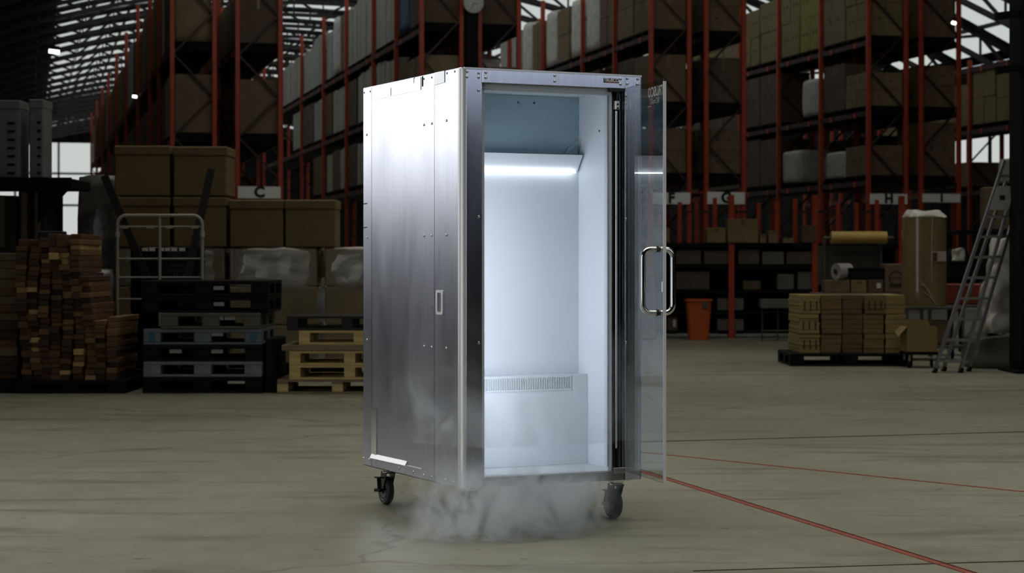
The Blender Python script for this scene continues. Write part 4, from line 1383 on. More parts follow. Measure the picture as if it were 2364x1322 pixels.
for lab, x0, x1, y0, y1, m in (('wide dim carton high in the shelving, left of the middle post', 1560, 1620, 575, 611, shade), ('dim carton high in the shelving beside the middle post', 1625, 1690, 578, 611, shade),
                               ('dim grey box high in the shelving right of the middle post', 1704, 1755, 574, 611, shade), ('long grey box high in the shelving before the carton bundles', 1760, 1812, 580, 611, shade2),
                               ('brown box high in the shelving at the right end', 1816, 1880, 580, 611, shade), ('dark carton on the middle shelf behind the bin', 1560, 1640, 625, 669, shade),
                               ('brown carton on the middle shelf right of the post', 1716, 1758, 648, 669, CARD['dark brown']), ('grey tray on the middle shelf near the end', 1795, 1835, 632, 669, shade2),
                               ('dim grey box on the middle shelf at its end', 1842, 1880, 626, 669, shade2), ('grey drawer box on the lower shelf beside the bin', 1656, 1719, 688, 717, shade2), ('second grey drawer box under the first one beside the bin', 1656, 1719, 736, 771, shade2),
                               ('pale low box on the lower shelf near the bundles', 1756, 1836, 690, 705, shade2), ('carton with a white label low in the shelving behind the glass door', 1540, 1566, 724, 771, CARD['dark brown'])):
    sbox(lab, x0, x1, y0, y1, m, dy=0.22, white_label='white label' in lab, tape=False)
carton('tall tan carton standing on the floor behind the glass door', (LX(1496, 31), 31.2, 0), 0.23, 0.3, LZ(632, 31), 0, 'tan', None)
# low tubular stool frame beside the bundles
st = thing('tube_stand', 'thin grey tube stand on the floor beside the carton bundles', 'stand', (LX(1798, 30.5), 30.6, 0))
for x in (-0.24, 0, 0.24):
    MB().tube([(x, 0, 0), (x, 0, LZ(708, 30.5))], 0.012, 8).build('leg', m_gsteel, st, smooth=True)
MB().tube([(-0.26, 0, 0.16), (0.30, 0, 0.16)], 0.011, 8).build('stretcher', m_gsteel, st, smooth=True)
MB().bbox(-0.28, 0.28, -0.15, 0.15, LZ(708, 30.5) - 0.02, LZ(690, 30.5), 0.005).build('tray_top', shade2, st)

# orange rubbish bin
DO = 31.0
bn = thing('rubbish_bin', 'orange tapered rubbish bin standing on the floor', 'bin', (LX(1615, DO), DO + 0.2, 0))
m_bin = mat('bin_orange', (0.50, 0.095, 0.018), 0.5, var=0.08, scale=3)
hb = LZ(690, DO)


def rrect(w, d, r_, z, k=5):
    out = []
    for q, (sx_, sy_) in enumerate(((1, 1), (-1, 1), (-1, -1), (1, -1))):
        for i in range(k):
            a = math.radians(90 * q + 90 * i / (k - 1))
            out.append(Vector((sx_ * (w / 2 - r_) + r_ * math.cos(a), sy_ * (d / 2 - r_) + r_ * math.sin(a), z)))
    return out


def loft(rings, cap0=True, cap1=False):
    mb = MB()
    n = len(rings[0])
    for rg_ in rings:
        mb.v += rg_
    for i in range(len(rings) - 1):
        for j in range(n):
            mb.f.append((i * n + j, i * n + (j + 1) % n, (i + 1) * n + (j + 1) % n, (i + 1) * n + j))
    if cap0:
        mb.f.append(tuple(range(n))[::-1])
    if cap1:
        mb.f.append(tuple((len(rings) - 1) * n + j for j in range(n)))
    return mb


loft([rrect(0.31, 0.28, 0.05, 0.005), rrect(0.39, 0.34, 0.05, hb), rrect(0.37, 0.32, 0.05, hb), rrect(0.30, 0.27, 0.05, 0.03)], True, True).build('bin_body', m_bin, bn, smooth=True)
loft([rrect(0.40, 0.35, 0.05, hb - 0.035), rrect(0.425, 0.375, 0.055, hb - 0.035), rrect(0.425, 0.375, 0.055, hb), rrect(0.37, 0.32, 0.05, hb)], False, False).build('rim', m_bin, bn, smooth=True)
MB().box(0.05, 0.13, -0.185, -0.172, hb - 0.14, hb - 0.03).build('sticker', mat('bin_sticker', (0.10, 0.08, 0.07), 0.6), bn)

# ------------------------------------------------------------------ the steel cold cabinet
Y0, YAW = 8.85, math.radians(26)
CS, SN = math.cos(YAW), math.sin(YAW)
X0 = (1065 - 1182) / F_PX * Y0


def FX(px, y=0.0):
    q = (px - 1182) / F_PX
    return (q * (Y0 + CS * y) - X0 + SN * y) / (CS - SN * q)


def FZ(px, py, y=0.0):
    x = FX(px, y)
    return CAM_H + (HOR - py) / F_PX * (Y0 + SN * x + CS * y)


def SY(px):
    q = (px - 1182) / F_PX
    return (X0 - q * Y0) / (SN + q * CS)


def SZ(px, py):
    return CAM_H + (HOR - py) / F_PX * (Y0 + CS * SY(px))


WD, DP_ = FX(1480), SY(839)
ZB, ZT = FZ(1065, 1128), FZ(1065, 155)
cab = thing('cold_cabinet', 'tall stainless steel cold cabinet on casters with its glass door open', 'cold cabinet', (X0, Y0, 0), YAW)

m_ss = bpy.data.materials.new('stainless')
m_ss.use_nodes = True
nt = m_ss.node_tree
B = nt.nodes['Principled BSDF']
tc = nt.nodes.new('ShaderNodeTexCoord')
B.inputs['Metallic'].default_value = 1.0
c = ramp(nz(3.0, (1.0, 1.4, 0.35), 5, 0.6, 0.5), 0.30, (0.49, 0.515, 0.59), 0.70, (0.575, 0.60, 0.675))
c = mul(c, ramp(nz(60.0, (1, 1, 0.03), 3, 0.5), 0.25, (0.90, 0.90, 0.90), 0.75, (1.03, 1.03, 1.03)))
nt.links.new(c, B.inputs['Base Color'])
mr = nt.nodes.new('ShaderNodeMapRange')
mr.inputs['From Min'].default_value = 0.3
mr.inputs['From Max'].default_value = 0.7
mr.inputs['To Min'].default_value = 0.27
mr.inputs['To Max'].default_value = 0.34
nt.links.new(nz(2.2, (1, 1.5, 0.4), 5, 0.6, 0.8), mr.inputs[0])
nt.links.new(mr.outputs[0], B.inputs['Roughness'])
bp = nt.nodes.new('ShaderNodeBump')
bp.inputs['Strength'].default_value = 0.012
bp.inputs['Distance'].default_value = 0.01
nt.links.new(nz(1.3, (1, 1, 0.5), 1), bp.inputs['Height'])
nt.links.new(bp.outputs[0], B.inputs['Normal'])

m_ssf = m_ss.copy()
m_ssf.name = 'stainless_front'
for n_ in m_ssf.node_tree.nodes:
    if n_.type == 'MAP_RANGE':
        n_.inputs['To Min'].default_value = 0.15
        n_.inputs['To Max'].default_value = 0.20
m_ssb = mat('bright_steel', (0.80, 0.81, 0.83), 0.22, 1.0, rvar=0.04, scale=5)
m_satin = mat('satin_plate', (0.86, 0.87, 0.89), 0.45, 0.55)
m_chrome = mat('handle_chrome', (0.78, 0.77, 0.75), 0.14, 1.0)
m_seam = mat('seam_dark', (0.02, 0.022, 0.026), 0.6)
m_liner = mat('white_liner', (0.79, 0.845, 0.90), 0.45, spec=0.35)
m_gask = mat('gasket_white', (0.66, 0.71, 0.77), 0.5)
m_gdark = mat('hinge_rail', (0.10, 0.115, 0.135), 0.35, 0.6)
m_rubber = mat('wheel_rubber', (0.010, 0.010, 0.011), 0.55)
m_fork = mat('caster_steel', (0.30, 0.30, 0.30), 0.35, 0.9)

# --- shell
T = 0.03
core = MB()
core.box(0.006, WD - 0.004, T, DP_, ZT - T, ZT - 0.004)
core.box(0.006, WD - 0.004, T, DP_, ZB + 0.004, ZB + T)
core.box(0.006, WD - 0.004, DP_ - T, DP_ - 0.002, ZB + 0.004, ZT - 0.004)
core.box(0.008, 0.03, 0.02, DP_ - 0.004, ZB + 0.004, ZT - 0.004)
core.build('carcass', m_seam, cab)
MB().box(0.0, WD, 0.0, DP_, ZT - 0.003, ZT).build('top_sheet', m_ss, cab)
MB().box(WD - 0.006, WD, 0.0, DP_, ZB, ZT - 0.003).build('side_sheet', m_ss, cab)
MB().box(0.006, WD - 0.006, DP_ - 0.002, DP_ + 0.002, ZB, ZT - 0.003).build('back_sheet', m_ss, cab)
MB().box(0.0, WD, 0.02, DP_, ZB, ZB + 0.004).build('bottom_sheet', m_seam, cab)

# --- left side: three sheets with narrow gaps
yA, yB, yC = SY(1057), SY(1003), SY(858)
G = 0.0022
strip = MB().box(0.0, 0.008, yA + 0.0005, yB - G, ZB, ZT).build('side_panel', m_ss, cab)
main = MB().box(0.0, 0.008, yB + G, yC - G, ZB, ZT).build('side_panel', m_ss, cab)
rear = MB().box(0.0, 0.008, yC + G, DP_, ZB, ZT).build('side_panel', m_ss, cab)

scr = MB().lathe([(0.0062, 0.0), (0.0062, -0.0016), (0.0042, -0.0034), (0.0015, -0.004)], axis='x', n=12).mesh('screw', m_ssb, True)
scd = MB().lathe([(0.0055, 0.0), (0.0055, -0.0010), (0.003, -0.0014)], axis='x', n=10).mesh('screw', m_seam, True)
scf = MB().lathe([(0.0062, 0.0), (0.0062, -0.0016), (0.0042, -0.0034), (0.0015, -0.004)], axis='y', n=12).mesh('screw', m_ssb, True)


def side_screw(px, py, dark=False):
    y = SY(px)
    par = strip if y < yB else (main if y < yC else rear)
    link('screw', scd if dark else scr, par, (-0.0002, y, SZ(px, py)))


for px, py in ((979, 288), (997, 285), (1031, 278), (979, 544), (997, 543), (1031, 542), (980, 799), (997, 801), (1031, 803), (847, 311), (848, 548), (848, 784)):
    side_screw(px, py)
for px, py in ((841, 214), (855, 211), (868, 207), (938, 191), (956, 187), (979, 182), (997, 179), (1032, 169), (1050, 165), (903, 216), (874, 224)):
    side_screw(px, py, True)
for px, py in ((840, 1057), (853, 1060), (868, 1064), (922, 1080), (955, 1089), (979, 1096), (997, 1100), (1030, 1107), (1047, 1113)):
    side_screw(px, py)
# top flange plate, white tab, scuffs
def side_plate(px0, px1, tl, tr_, bl, br, m, name, parent, t=0.003):
    """a thin plate on the side sheet given by the y pixels of its corners"""
    ya, yb = SY(px0), SY(px1)
    v = [(ya, SZ(px0, tl)), (yb, SZ(px1, tr_)), (yb, SZ(px1, br)), (ya, SZ(px0, bl))]
    mb = MB()
    mb.v = [Vector((-t, a, b)) for a, b in v] + [Vector((0.0004, a, b)) for a, b in v]
    mb.f = [(0, 1, 2, 3), (7, 6, 5, 4), (0, 4, 5, 1), (1, 5, 6, 2), (2, 6, 7, 3), (3, 7, 4, 0)]
    return mb.build(name, m, parent)


side_plate(861, 972, 201, 178, 232, 207, m_ss, 'top_flange', main, 0.0022)
side_plate(1003.5, 1027, 168, 163, 197, 190, m_satin, 'white_tab', strip)
for px, a, b in ((903, 203, 222), (956, 180, 192), (975, 177, 200)):
    side_plate(px, px + 1.3, a, a - 1, b, b - 1, m_seam, 'scuff', main, 0.0004 + 0.0024)
for py in (469, 524):
    side_plate(839.6, 848, py, py - 1.0, py + 3.0, py + 1.5, m_seam, 'scuff', rear, 0.0006)
# lower corner: polished angle strips
side_plate(858.5, 870, 942, 942, 1046, 1050, m_ssb, 'angle_strip', main, 0.003)
ya, yb = SY(858.5), SY(940)
mb = MB()
v0 = [(ya, SZ(858.5, 1046)), (yb, SZ(940, 1064)), (yb, SZ(940, 1074)), (ya, SZ(858.5, 1056))]
mb.v = [Vector((-(0.001 if i < 2 else 0.012), a, b)) for i, (a, b) in enumerate(v0)] + [Vector((0.001, a, b)) for a, b in v0]
mb.f = [(0, 1, 2, 3), (7, 6, 5, 4), (0, 4, 5, 1), (1, 5, 6, 2), (2, 6, 7, 3), (3, 7, 4, 0)]
mb.build('angle_ledge', m_satin, main)
side_plate(940, 975, 1073, 1081, 1075, 1083.5, m_satin, 'angle_strip', main, 0.004)
# lower rail along the foot of the side
# recessed pull
ya, yb = SY(1023.5), SY(1007.5)
z0, z1 = SZ(1015, 726), SZ(1015, 669)
ring = MB()
yc_, zc_, hw_, hh_ = (ya + yb) / 2, (z0 + z1) / 2, (yb - ya) / 2, (z1 - z0) / 2
ou = [Vector((-0.004, yc_ + p.x, zc_ + p.y)) for p in [Vector((q.x, q.y, 0)) for q in rrect(2 * hw_, 2 * hh_, 0.012, 0)]]
inn = [Vector((-0.004, yc_ + q.x, zc_ + q.y)) for q in rrect(2 * hw_ * 0.55, 2 * hh_ * 0.78, 0.008, 0)]
dep = [Vector((0.006, p.y, p.z)) for p in inn]
oub = [Vector((0.0, p.y, p.z)) for p in ou]
pull = loft([oub, ou, inn, dep], False, False).build('recessed_pull', m_satin, strip, smooth=True)
loft([[Vector((0.0003 - 0.0012, p.y, p.z)) for p in inn]], True, False).build('pull_pocket', mat('pocket', (0.20, 0.21, 0.23), 0.5, 0.8), strip)

# --- rounded front-left corner post
RC = 0.024
pr = [(0.0, yA)]
for i in range(13):
    a = math.pi + i * math.pi / 24
    pr.append((RC + RC * math.cos(a), RC + RC * math.sin(a)))
pr += [(RC + 0.0, 0.012), (0.012, RC), (0.012, yA)]
pr = [(0.0, max(yA, RC))] + [(RC + RC * math.cos(math.pi + i * math.pi / 24), RC + RC * math.sin(math.pi + i * math.pi / 24)) for i in range(13)] + [(RC, 0.010), (0.012, RC), (0.012, max(yA, RC))]
MB().prism(pr, ZB, ZT).build('corner_post', mat('post_satin', (0.88, 0.885, 0.90), 0.55, 1.0), cab, smooth=True)

# --- front pillars, header, sill
xL = FX(1113)
xR = FX(1443)
zH = FZ(1112, 190)
pil = MB().bbox(RC + 0.0005, xL, 0.0, 0.03, ZB, ZT, 0.001).build('front_pillar', m_ssf, cab)
pir = MB().bbox(xR, WD, 0.0, 0.03, ZB, ZT, 0.001).build('front_pillar', m_ssf, cab)
hd = MB().bbox(xL + 0.0008, xR - 0.0008, -0.002, 0.03, zH, ZT - 0.006, 0.001).build('header', m_ssf, cab)
MB().box(0.012, WD, -0.006, 0.004, ZT - 0.007, ZT + 0.001).build('top_edge', m_satin, cab)
zS = FZ(1420, 1086)
sill = MB().bbox(xL + 0.0008, xR - 0.0008, 0.006, 0.05, ZB, zS - 0.004, 0.002).build('sill', mat('sill_dark', (0.16, 0.16, 0.16), 0.4, 0.8), cab)


def front_screw(px, py, par):
    link('screw', scf, par, (FX(px), -0.0004 if par is not hd else -0.0022, FZ(px, py)))


for px, py in ((1078, 166), (1078, 178), (1105, 169), (1105, 179), (1105, 209), (1105, 500), (1105, 791), (1105, 1083)):
    front_screw(px, py, pil)
for px, py in ((1121, 168), (1121, 180), (1280, 175), (1280, 188), (1432, 183), (1432, 195)):
    front_screw(px, py, hd)
for px, py in ((1448, 182), (1472, 183), (1448, 194), (1471, 195), (1445, 222), (1445, 505), (1445, 790)):
    front_screw(px, py, pir)

# sticker
xa, xb = FX(1393), FX(1428)
zc_ = FZ(1410, 186)
hs = FZ(1410, 180.5) - zc_
stk = MB().box(xa, xb, -0.0032, -0.0021, zc_ - hs, zc_ + hs).build('brand_sticker', mat('sticker_black', (0.006, 0.006, 0.012), 0.4), hd)
me = text_mesh('TRUSCO', 0.0235, mat('sticker_white', (0.85, 0.85, 0.87), 0.5), bold=0.0011, ext=0.0003, sx=0.86)
for v in me.vertices:
    v.co = Vector((v.co.x, -v.co.z, v.co.y))
link('lettering', me, hd, ((xa + xb) / 2, -0.0036, zc_ + 0.0015))
MB().box(xa + 0.018, xb - 0.010, -0.0036, -0.0032, zc_ - hs, zc_ - hs + 0.0035).build('sticker_stripe', mat('sticker_red', (0.42, 0.03, 0.05), 0.5), hd)

# --- gasket frame round the opening, set back a little
x0o, x1o = FX(1117, 0.03), FX(1402, 0.03)
z1o, z0o = FZ(1260, 214.5, 0.03), zS
xg0, xg1 = xL, FX(1414, 0.02)
gk = MB()
gk.bbox(xg0, x0o, 0.022, 0.06, zS - 0.02, zH + 0.004, 0.002)
gk.bbox(x1o, xg1, 0.022, 0.06, zS - 0.02, zH + 0.004, 0.002)
gk.bbox(xg0, xg1, 0.022, 0.06, z1o, zH + 0.004, 0.002)
gk.bbox(xg0, xg1, 0.020, 0.075, zS - 0.03, zS, 0.002)
gsk = gk.build('gasket_frame', m_gask, cab)
gl = MB()
for d, m_ in ((0.010, 0),):
    gl.box(x1o + d, x1o + d + 0.004, 0.018, 0.023, zS, z1o + d)
    gl.box(xg0, x1o + d + 0.004, 0.018, 0.023, z1o + d, z1o + d + 0.004)
gl.build('gasket_lip', mat('gasket_lip', (0.78, 0.82, 0.87), 0.5), gsk)
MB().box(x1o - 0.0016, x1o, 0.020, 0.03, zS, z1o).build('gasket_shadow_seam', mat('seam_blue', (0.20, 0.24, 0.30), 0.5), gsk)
MB().box(x1o - 0.004, x1o + 0.014, 0.016, 0.022, zS, zS + 0.018).build('latch_catch', m_satin, gsk)

# --- hinge channel with rails and closer rod
xc0, xc1 = xg1, xR
MB().box(xc0, xc1, 0.045, 0.06, zS - 0.03, zH + 0.003).build('hinge_channel', mat('channel_dark', (0.045, 0.052, 0.062), 0.3, 0.7), cab)
for k, (px, w, m) in enumerate(((1428, 0.005, m_gdark), (1434, 0.004, m_ssb), (1441, 0.004, m_ss))):
    x = FX(px, 0.03)
    MB().box(x - w / 2, x + w / 2, 0.018, 0.046, zS - 0.01, zH).build('channel_rail', m, cab)
xr0 = FX(1423, 0.02)
MB().tube([(xr0, 0.022, FZ(1423, 1035)), (xr0, 0.022, FZ(1423, 255))], 0.0052, 10).build('closer_rod', m_ssb, cab, smooth=True)
cb_ = MB().bbox(xr0 - 0.011, xr0 + 0.011, 0.008, 0.036, FZ(1421, 252), FZ(1421, 232), 0.003).build('closer_block', m_satin, cab)
for py in (240, 249):
    MB().lathe([(0.0045, 0), (0.0045, -0.004)], (xr0, 0.008, FZ(1421, py)), 'y', 10).build('bolt', m_seam, cb_)
MB().bbox(FX(1408), xR, -0.004, 0.03, FZ(1425, 211), FZ(1425, 203), 0.002).build('hinge_bracket', m_seam, cab)
MB().tube([(xr0 + 0.012, 0.016, FZ(1425, 209)), (xr0 + 0.004, 0.016, FZ(1423, 222)), (xr0, 0.018, FZ(1423, 233))], [0.010, 0.007, 0.004], 8).build('hinge_pivot', m_seam, cab, smooth=True)
MB().bbox(FX(1418), xR + 0.002, -0.003, 0.02, FZ(1430, 1093), FZ(1430, 1079), 0.002).build('lower_hinge', m_fork, cab)

# --- interior: liner, back wall, lamp fascia, lower duct with grille
XR_ = x1o + 0.10
XL_ = x0o - 0.04


def depth_at(px, x):
    q = (px - 1182) / F_PX
    return (X0 + CS * x - q * (Y0 + SN * x)) / (SN + q * CS)


yb1, yb2 = depth_at(1336, XR_), depth_at(1357, XR_)
zF = zS - 0.006
zC = z1o + 0.03


def BZ(py, x, y):
    return CAM_H + (HOR - py) / F_PX * (Y0 + SN * x + CS * y)


MB().box(XR_, XR_ + 0.01, 0.055, yb1 + 0.01, zF, zC).build('liner_wall', m_liner, cab)
MB().box(XL_ - 0.01, XL_, 0.055, yb1 + 0.01, zF, zC).build('liner_wall', m_liner, cab)
MB().box(XL_, XR_, yb1, yb1 + 0.01, zF, zC).build('liner_back', m_liner, cab)
MB().box(XL_, XR_, 0.055, yb1, zC, zC + 0.01).build('liner_ceiling', m_liner, cab)
MB().box(XL_, XR_, 0.055, yb1, zF - 0.01, zF).build('liner_floor', m_liner, cab)
for xx, yy, zz_ in ((FX(1195, yb1), yb1 - 0.004, BZ(236, 0.5, yb1)), (FX(1232, yb1), yb1 - 0.004, BZ(236, 0.5, yb1))):
    MB().lathe([(0.004, 0), (0.004, -0.003)], (xx, yy, zz_), 'y', 10).build('rivet', m_gdark, cab)
MB().lathe([(0.005, 0), (0.005, -0.003)], (XR_, depth_at(1384, XR_), BZ(302, XR_, depth_at(1384, XR_))), 'x', 10).build('rivet', m_gdark, cab)
zf1, zf0 = BZ(353, 0.4, yb1 - 0.06), BZ(391, 0.4, yb1 - 0.012)
fa = MB()
fa.prism([(0, zf1), (-0.07, zf1), (-0.012, zf0), (0, zf0)], XL_ + 0.001, FX(1330, yb1), Matrix(((0, 0, 1, 0), (1, 0, 0, yb1), (0, 1, 0, 0), (0, 0, 0, 1))))
fas = fa.build('lamp_fascia', m_liner, cab)
MB().box(XL_ + 0.001, XR_ - 0.001, yb1 - 0.004, yb1 - 0.0005, zf1 + 0.002, zC - 0.002).build('upper_shade_panel', mat('teal_shade', (0.36, 0.52, 0.60), 0.5), cab)  # added sheet over the white liner, shade above the lamp painted in teal
zl = zf0 - 0.006
MB().tube([(XL_ + 0.01, yb1 - 0.022, zl), (FX(1324, yb1), yb1 - 0.022, zl)], 0.0035, 8).build('light_tube', emit('cabinet_led', (0.88, 0.94, 1.0), 7.5), fas)
# lower duct
zg1, zg0 = BZ(871, 0.45, yb2), BZ(903, 0.45, yb2)
zd = BZ(868, 0.45, yb2)
MB().box(XL_, XR_ - 0.001, yb2, yb1 - 0.001, zF + 0.001, zd).build('lower_duct', m_liner, cab)
gr = MB().box(XL_, FX(1318, yb2), yb2 - 0.006, yb2 + 0.001, zg0, zg0 + 0.006).box(XL_, FX(1318, yb2), yb2 - 0.004, yb2 + 0.001, zg1 - 0.004, zg1).build('vent_grille', m_liner, cab)
slm = MB().box(-0.0022, 0.0022, -0.005, 0.0, zg0 + 0.006, zg1 - 0.004).mesh('slat', m_liner)
MB().box(XL_, FX(1317, yb2), yb2 - 0.0012, yb2 + 0.0004, zg0 + 0.006, zg1 - 0.004).build('vent_opening', mat('vent_shade', (0.40, 0.45, 0.46), 0.7), gr)
xx = x0o - 0.02
while xx < FX(1316, yb2):
    link('slat', slm, gr, (xx, yb2 - 0.0012, 0))
    xx += 0.0092
# strip of cabinet lighting behind the left pillar
l = bpy.data.lights.new('cabinet_strip_light', 'AREA')
l.shape = 'RECTANGLE'
l.size, l.size_y = 0.035, 1.25
l.energy = 2.6
l.spread = math.radians(130)
l.color = (0.86, 0.91, 1.0)
lo = link('cabinet_strip_light', l, cab, (XL_ + 0.02, 0.085, 0.98))
lo.rotation_euler = Vector((0.75, 0.65, -0.02)).to_track_quat('-Z', 'Y').to_euler()

# --- casters
zc0 = ZB
wr_, ww_ = 0.069, 0.034


def caster(x, y):
    o = link('caster', None, cab, (x, y, 0))
    MB().bbox(-0.05, 0.05, -0.05, 0.05, zc0 - 0.008, zc0, 0.002).build('mount_plate', m_ssb, o)
    MB().lathe([(0.036, zc0 - 0.008), (0.036, zc0 - 0.018), (0.030, zc0 - 0.024), (0.030, zc0 - 0.03)], (0, 0, 0), 'z', 20).build('swivel_ring', m_ssb, o, smooth=True)
    f = MB()
    for s in (-1, 1):
        poly = [(-0.03, zc0 - 0.028), (0.035, zc0 - 0.028), (0.052, wr_ + 0.012), (0.042, wr_ - 0.014), (0.022, wr_ - 0.014)]
        f.prism(poly, s * (ww_ / 2 + 0.006) - 0.002, s * (ww_ / 2 + 0.006) + 0.002, Matrix(((0, 0, 1, 0), (1, 0, 0, 0), (0, 1, 0, 0), (0, 0, 0, 1))))
    f.box(-ww_ / 2 - 0.008, ww_ / 2 + 0.008, -0.032, 0.036, zc0 - 0.032, zc0 - 0.026)
    f.build('fork', mat('fork_black', (0.03, 0.03, 0.032), 0.4, 0.6), o)
    w = ww_ / 2
    c_ = (0, 0.030, wr_)
    MB().lathe([(0.046, -w), (wr_ - 0.006, -w), (wr_, -w + 0.007), (wr_, w - 0.007), (wr_ - 0.006, w), (0.046, w)], c_, 'x', 32).build('wheel', m_rubber, o, smooth=True)
    MB().lathe([(0.012, -w - 0.004), (0.018, -w - 0.003), (0.042, -w + 0.001), (0.0475, -w - 0.002), (0.050, -w - 0.0005), (0.050, w), (0.012, w + 0.003)], c_, 'x', 28).build('hub', mat('hub_grey', (0.085, 0.085, 0.088), 0.4, 0.4), o, smooth=True)
    MB().tube([(-w - 0.014, 0.03, wr_), (w + 0.014, 0.03, wr_)], 0.007, 8).build('axle', m_fork, o, smooth=True)
    b = MB()
    b.bar((-w - 0.006, 0.02, zc0 - 0.055), (-w - 0.045, 0.0, zc0 - 0.052), 0.03, 0.006)
    b.bar((-w - 0.008, 0.01, wr_ + 0.012), (-w - 0.050, -0.012, wr_ + 0.006), 0.036, 0.012)
    b.bar((-w - 0.03, 0.0, wr_ + 0.0), (-w - 0.034, 0.0, zc0 - 0.055), 0.02, 0.006, up=(0, 1, 0))
    b.build('brake_pedal', mat('pedal_black', (0.02, 0.02, 0.021), 0.45, 0.4), o)
    return o


caster(0.085, 0.085)
caster(WD - 0.085, 0.085)
caster(0.085, DP_ - 0.12)
caster(WD - 0.085, DP_ - 0.12)

# --- glass door, swung open towards the camera
hx, hy = xR - 0.012, 0.004                 # hinge line in cabinet coordinates
E = Vector(((1534 - 1182) / F_PX * 8.66, 8.66, 0))
rel = E - Vector((X0, Y0, 0))
ex, ey = rel.x * CS + rel.y * SN, -rel.x * SN + rel.y * CS
dw = math.hypot(ex - hx, ey - hy)
da = math.atan2(ey - hy, ex - hx)
zD1 = CAM_H + (HOR - 180) / F_PX * 8.66
zD0 = CAM_H + (HOR - 1115) / F_PX * 8.66
door = MB().box(0.004, dw, -0.004, 0.004, zD0, zD1).build('glass_door', glass('door_glass', (0.93, 0.955, 0.95)), cab, (hx, hy, 0), da)
MB().box(dw, dw + 0.005, -0.0065, 0.0065, zD0 - 0.002, zD1 - 0.014).build('edge_trim', mat('edge_white', (0.88, 0.88, 0.92), 0.4, 0.2), door)
MB().box(dw, dw + 0.005, -0.006, 0.006, zD1 - 0.014, zD1).build('edge_cap', m_seam, door)
MB().box(dw - 0.0045, dw, -0.0062, -0.0048, zD0, zD1 - 0.014).build('edge_seal', mat('seal_blue', (0.05, 0.06, 0.11), 0.4), door)
# pull handles, one on each face of the glass
xh = dw - 0.085
zh0, zh1 = CAM_H + (HOR - 722) / F_PX * 8.72, CAM_H + (HOR - 575) / F_PX * 8.72
for s in (-1, 1):
    R_ = 0.036
    ho = 0.070
    pts = [(xh, s * 0.006, zh1)]
    for k in range(7):
        a = math.pi / 2 * k / 6
        pts.append((xh, s * (ho - R_ + R_ * math.sin(a)), zh1 - R_ + R_ * math.cos(a)))
    for k in range(7):
        a = math.pi / 2 * k / 6
        pts.append((xh, s * (ho - R_ + R_ * math.cos(a)), zh0 + R_ - R_ * math.sin(a)))
    pts.append((xh, s * 0.006, zh0))
    MB().tube(pts, 0.0125, 14).build('pull_handle', m_chrome, door, smooth=True)
    for z in (zh0, zh1):
        MB().lathe([(0.0145, 0.004 * s), (0.0145, 0.009 * s)], (xh, 0, z), 'y', 14).build('washer', m_seam, door)
MB().bbox(dw - 0.012, dw + 0.006, -0.011, -0.0066, CAM_H + (HOR - 674) / F_PX * 8.66, CAM_H + (HOR - 650) / F_PX * 8.66, 0.0015).build('lock_plate', m_satin, door)
# lettering on the outer face: mirrored when seen from this side
m_dec = mat('decal_white', (0.72, 0.72, 0.70), 0.5)
nface = 1 if math.sin(da) < 0 else -1
for txt, size, zc, xc, sx_, bold in (('TRUSCO', 0.060, CAM_H + (HOR - 210) / F_PX * 8.75, dw - 0.13, 0.86, 0.0016), ('S(Cool/Z', 0.034, CAM_H + (HOR - 231) / F_PX * 8.75, dw - 0.14, 0.95, 0.0),):
    me = text_mesh(txt, size, m_dec, bold=bold, ext=0.0002, sx=sx_)
    for v in me.vertices:
        # the outward face is local +y; the writing reads properly from there
        v.co = Vector((-v.co.x, 0.0046 + v.co.z, v.co.y))
    link('lettering', me, door, (xc, 0, zc))
MB().box(dw - 0.235, dw - 0.185, 0.0044, 0.0048, CAM_H + (HOR - 244.5) / F_PX * 8.8, CAM_H + (HOR - 242) / F_PX * 8.8).build('lettering_dash', mat('decal_pink', (0.60, 0.40, 0.36), 0.5), door)

# ------------------------------------------------------------------ cold vapour spilling under and before the cabinet
def vapour_mat(name, dens, step):
    m = bpy.data.materials.new(name)
    m.use_nodes = True
    nt = m.node_tree
    nt.nodes.clear()
    out = nt.nodes.new('ShaderNodeOutputMaterial')
    vol = nt.nodes.new('ShaderNodeVolumePrincipled')
    vol.inputs['Color'].default_value = (0.90, 0.95, 1.0, 1)
    vol.inputs['Anisotropy'].default_value = 0.1
    nt.links.new(vol.outputs[0], out.inputs['Volume'])
    tc = nt.nodes.new('ShaderNodeTexCoord')
    sep = nt.nodes.new('ShaderNodeSeparateXYZ')
    nt.links.new(tc.outputs['Object'], sep.inputs[0])

    def mth(op, a, b=None, clamp=False):
        n = nt.nodes.new('ShaderNodeMath')
        n.operation = op
        n.use_clamp = clamp
        for i, v in enumerate((a, b)):
            if v is None:
                continue
            if isinstance(v, (int, float)):
                n.inputs[i].default_value = v
            else:
                nt.links.new(v, n.inputs[i])
        return n.outputs[0]

    def noi(scale, detail, dist, stretch=(1, 1, 1), off=(0, 0, 0)):
        mp = nt.nodes.new('ShaderNodeMapping')
        mp.inputs['Scale'].default_value = stretch
        mp.inputs['Location'].default_value = off
        nt.links.new(tc.outputs['Object'], mp.inputs[0])
        n = nt.nodes.new('ShaderNodeTexNoise')
        n.inputs['Scale'].default_value = scale
        n.inputs['Detail'].default_value = detail
        n.inputs['Distortion'].default_value = dist
        nt.links.new(mp.outputs[0], n.inputs['Vector'])
        return n.outputs['Fac']

    def sstep(v, a, b):
        n = nt.nodes.new('ShaderNodeMapRange')
        n.interpolation_type = 'SMOOTHSTEP'
        n.inputs['From Min'].default_value = a
        n.inputs['From Max'].default_value = b
        nt.links.new(v, n.inputs[0])
        return n.outputs[0]
    return m, nt, vol, sep, mth, noi, sstep


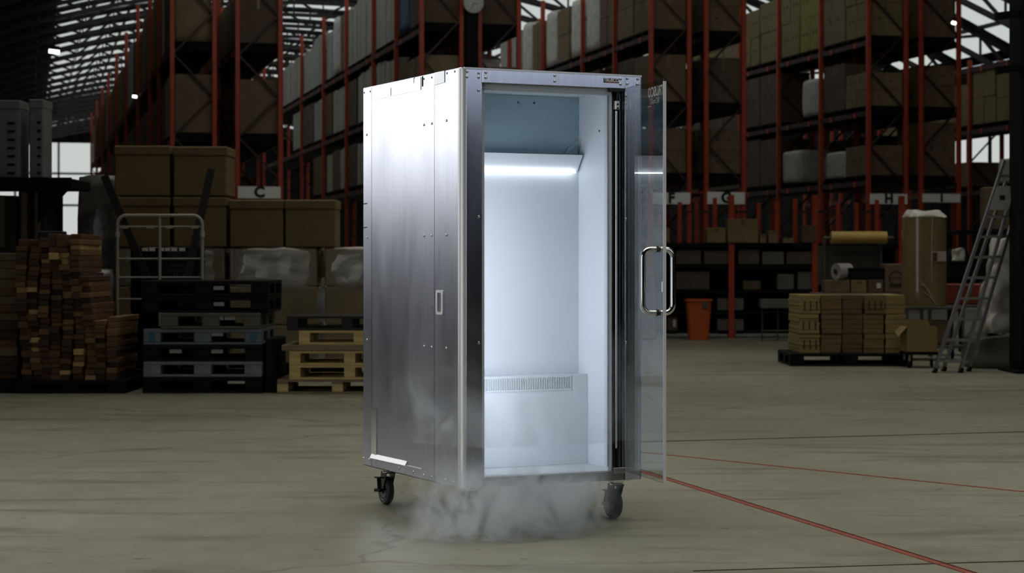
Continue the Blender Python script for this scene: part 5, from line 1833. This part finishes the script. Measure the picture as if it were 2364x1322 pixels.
m, nt, vol, sep, mth, noi, sstep = vapour_mat('floor_vapour', 1, 0.3)
X, Y, Z = sep.outputs
# distance from the middle of the cloud, measured in an ellipse
ex_ = mth('DIVIDE', mth('SUBTRACT', X, 0.18), 0.62)
ey_ = mth('DIVIDE', mth('ADD', Y, 0.12), 0.37)
rad = mth('SQRT', mth('ADD', mth('MULTIPLY', ex_, ex_), mth('MULTIPLY', ey_, ey_)))
n1 = noi(6.5, 6, 1.6, (1, 1, 0.8))
n2 = noi(2.3, 3, 0.5, (1, 1, 1), (3, 1, 0))
edge = mth('ADD', rad, mth('MULTIPLY', mth('SUBTRACT', n2, 0.5), 1.1))
mask = mth('SUBTRACT', 1.0, sstep(edge, 0.45, 1.0))
fall = mth('SUBTRACT', 1.0, sstep(Z, 0.10, 0.36))
puff = sstep(n1, 0.42, 0.60)
d = mth('MULTIPLY', mth('MULTIPLY', mask, fall), mth('ADD', mth('MULTIPLY', puff, 13.0), 0.45))
nt.links.new(d, vol.inputs['Density'])
m.cycles.volume_step_rate = 0.4
fog = MB().box(-0.42, 1.12, -0.46, 0.62, 0.004, 0.37).build('cold_vapour', m, None, (X0, Y0, 0), YAW)
tag(fog, 'white cold vapour curling over the floor under the cabinet', 'vapour', None, 'stuff')

m2, nt, vol, sep, mth, noi, sstep = vapour_mat('front_vapour', 1, 0.3)
X, Y, Z = sep.outputs
n1 = noi(4.0, 5, 1.6, (1, 1, 0.45), (1, 2, 3))
fall = mth('SUBTRACT', 1.0, sstep(Z, 0.22, 1.15))
near = mth('SUBTRACT', 1.0, sstep(mth('ABSOLUTE', mth('ADD', Y, 0.07)), 0.02, 0.11))
endx = mth('MULTIPLY', sstep(X, -0.12, 0.06), mth('SUBTRACT', 1.0, sstep(X, 0.75, 0.95)))
d = mth('MULTIPLY', mth('MULTIPLY', mth('MULTIPLY', fall, fall), near), mth('MULTIPLY', endx, mth('MULTIPLY', sstep(n1, 0.42, 0.70), 8.0)))
nt.links.new(d, vol.inputs['Density'])
m2.cycles.volume_step_rate = 0.4
fog2 = MB().box(-0.14, 0.97, -0.19, -0.006, 0.375, 1.2).build('cold_vapour', m2, None, (X0, Y0, 0), YAW)
tag(fog2, 'thin white vapour drifting down the open front of the cabinet', 'vapour', None, 'stuff')
m3, nt, vol, sep, mth, noi, sstep = vapour_mat('side_vapour', 1, 0.3)
X, Y, Z = sep.outputs
n1 = noi(5.0, 5, 1.8, (1, 1, 0.5), (5, 0, 2))
fall = mth('MULTIPLY', mth('SUBTRACT', 1.0, sstep(Z, 0.30, 0.85)), sstep(Z, 0.16, 0.22))
near = mth('SUBTRACT', 1.0, sstep(mth('ABSOLUTE', mth('ADD', X, 0.07)), 0.02, 0.10))
endx = mth('SUBTRACT', 1.0, sstep(Y, 0.15, 0.95))
d = mth('MULTIPLY', mth('MULTIPLY', fall, near), mth('MULTIPLY', endx, mth('MULTIPLY', sstep(n1, 0.46, 0.72), 12.0)))
nt.links.new(d, vol.inputs['Density'])
m3.cycles.volume_step_rate = 0.4
fog3 = MB().box(-0.18, -0.006, 0.0, 1.0, 0.375, 0.9).build('cold_vapour', m3, None, (X0, Y0, 0), YAW)
tag(fog3, 'faint vapour rising along the lower side panel of the cabinet', 'vapour', None, 'stuff')
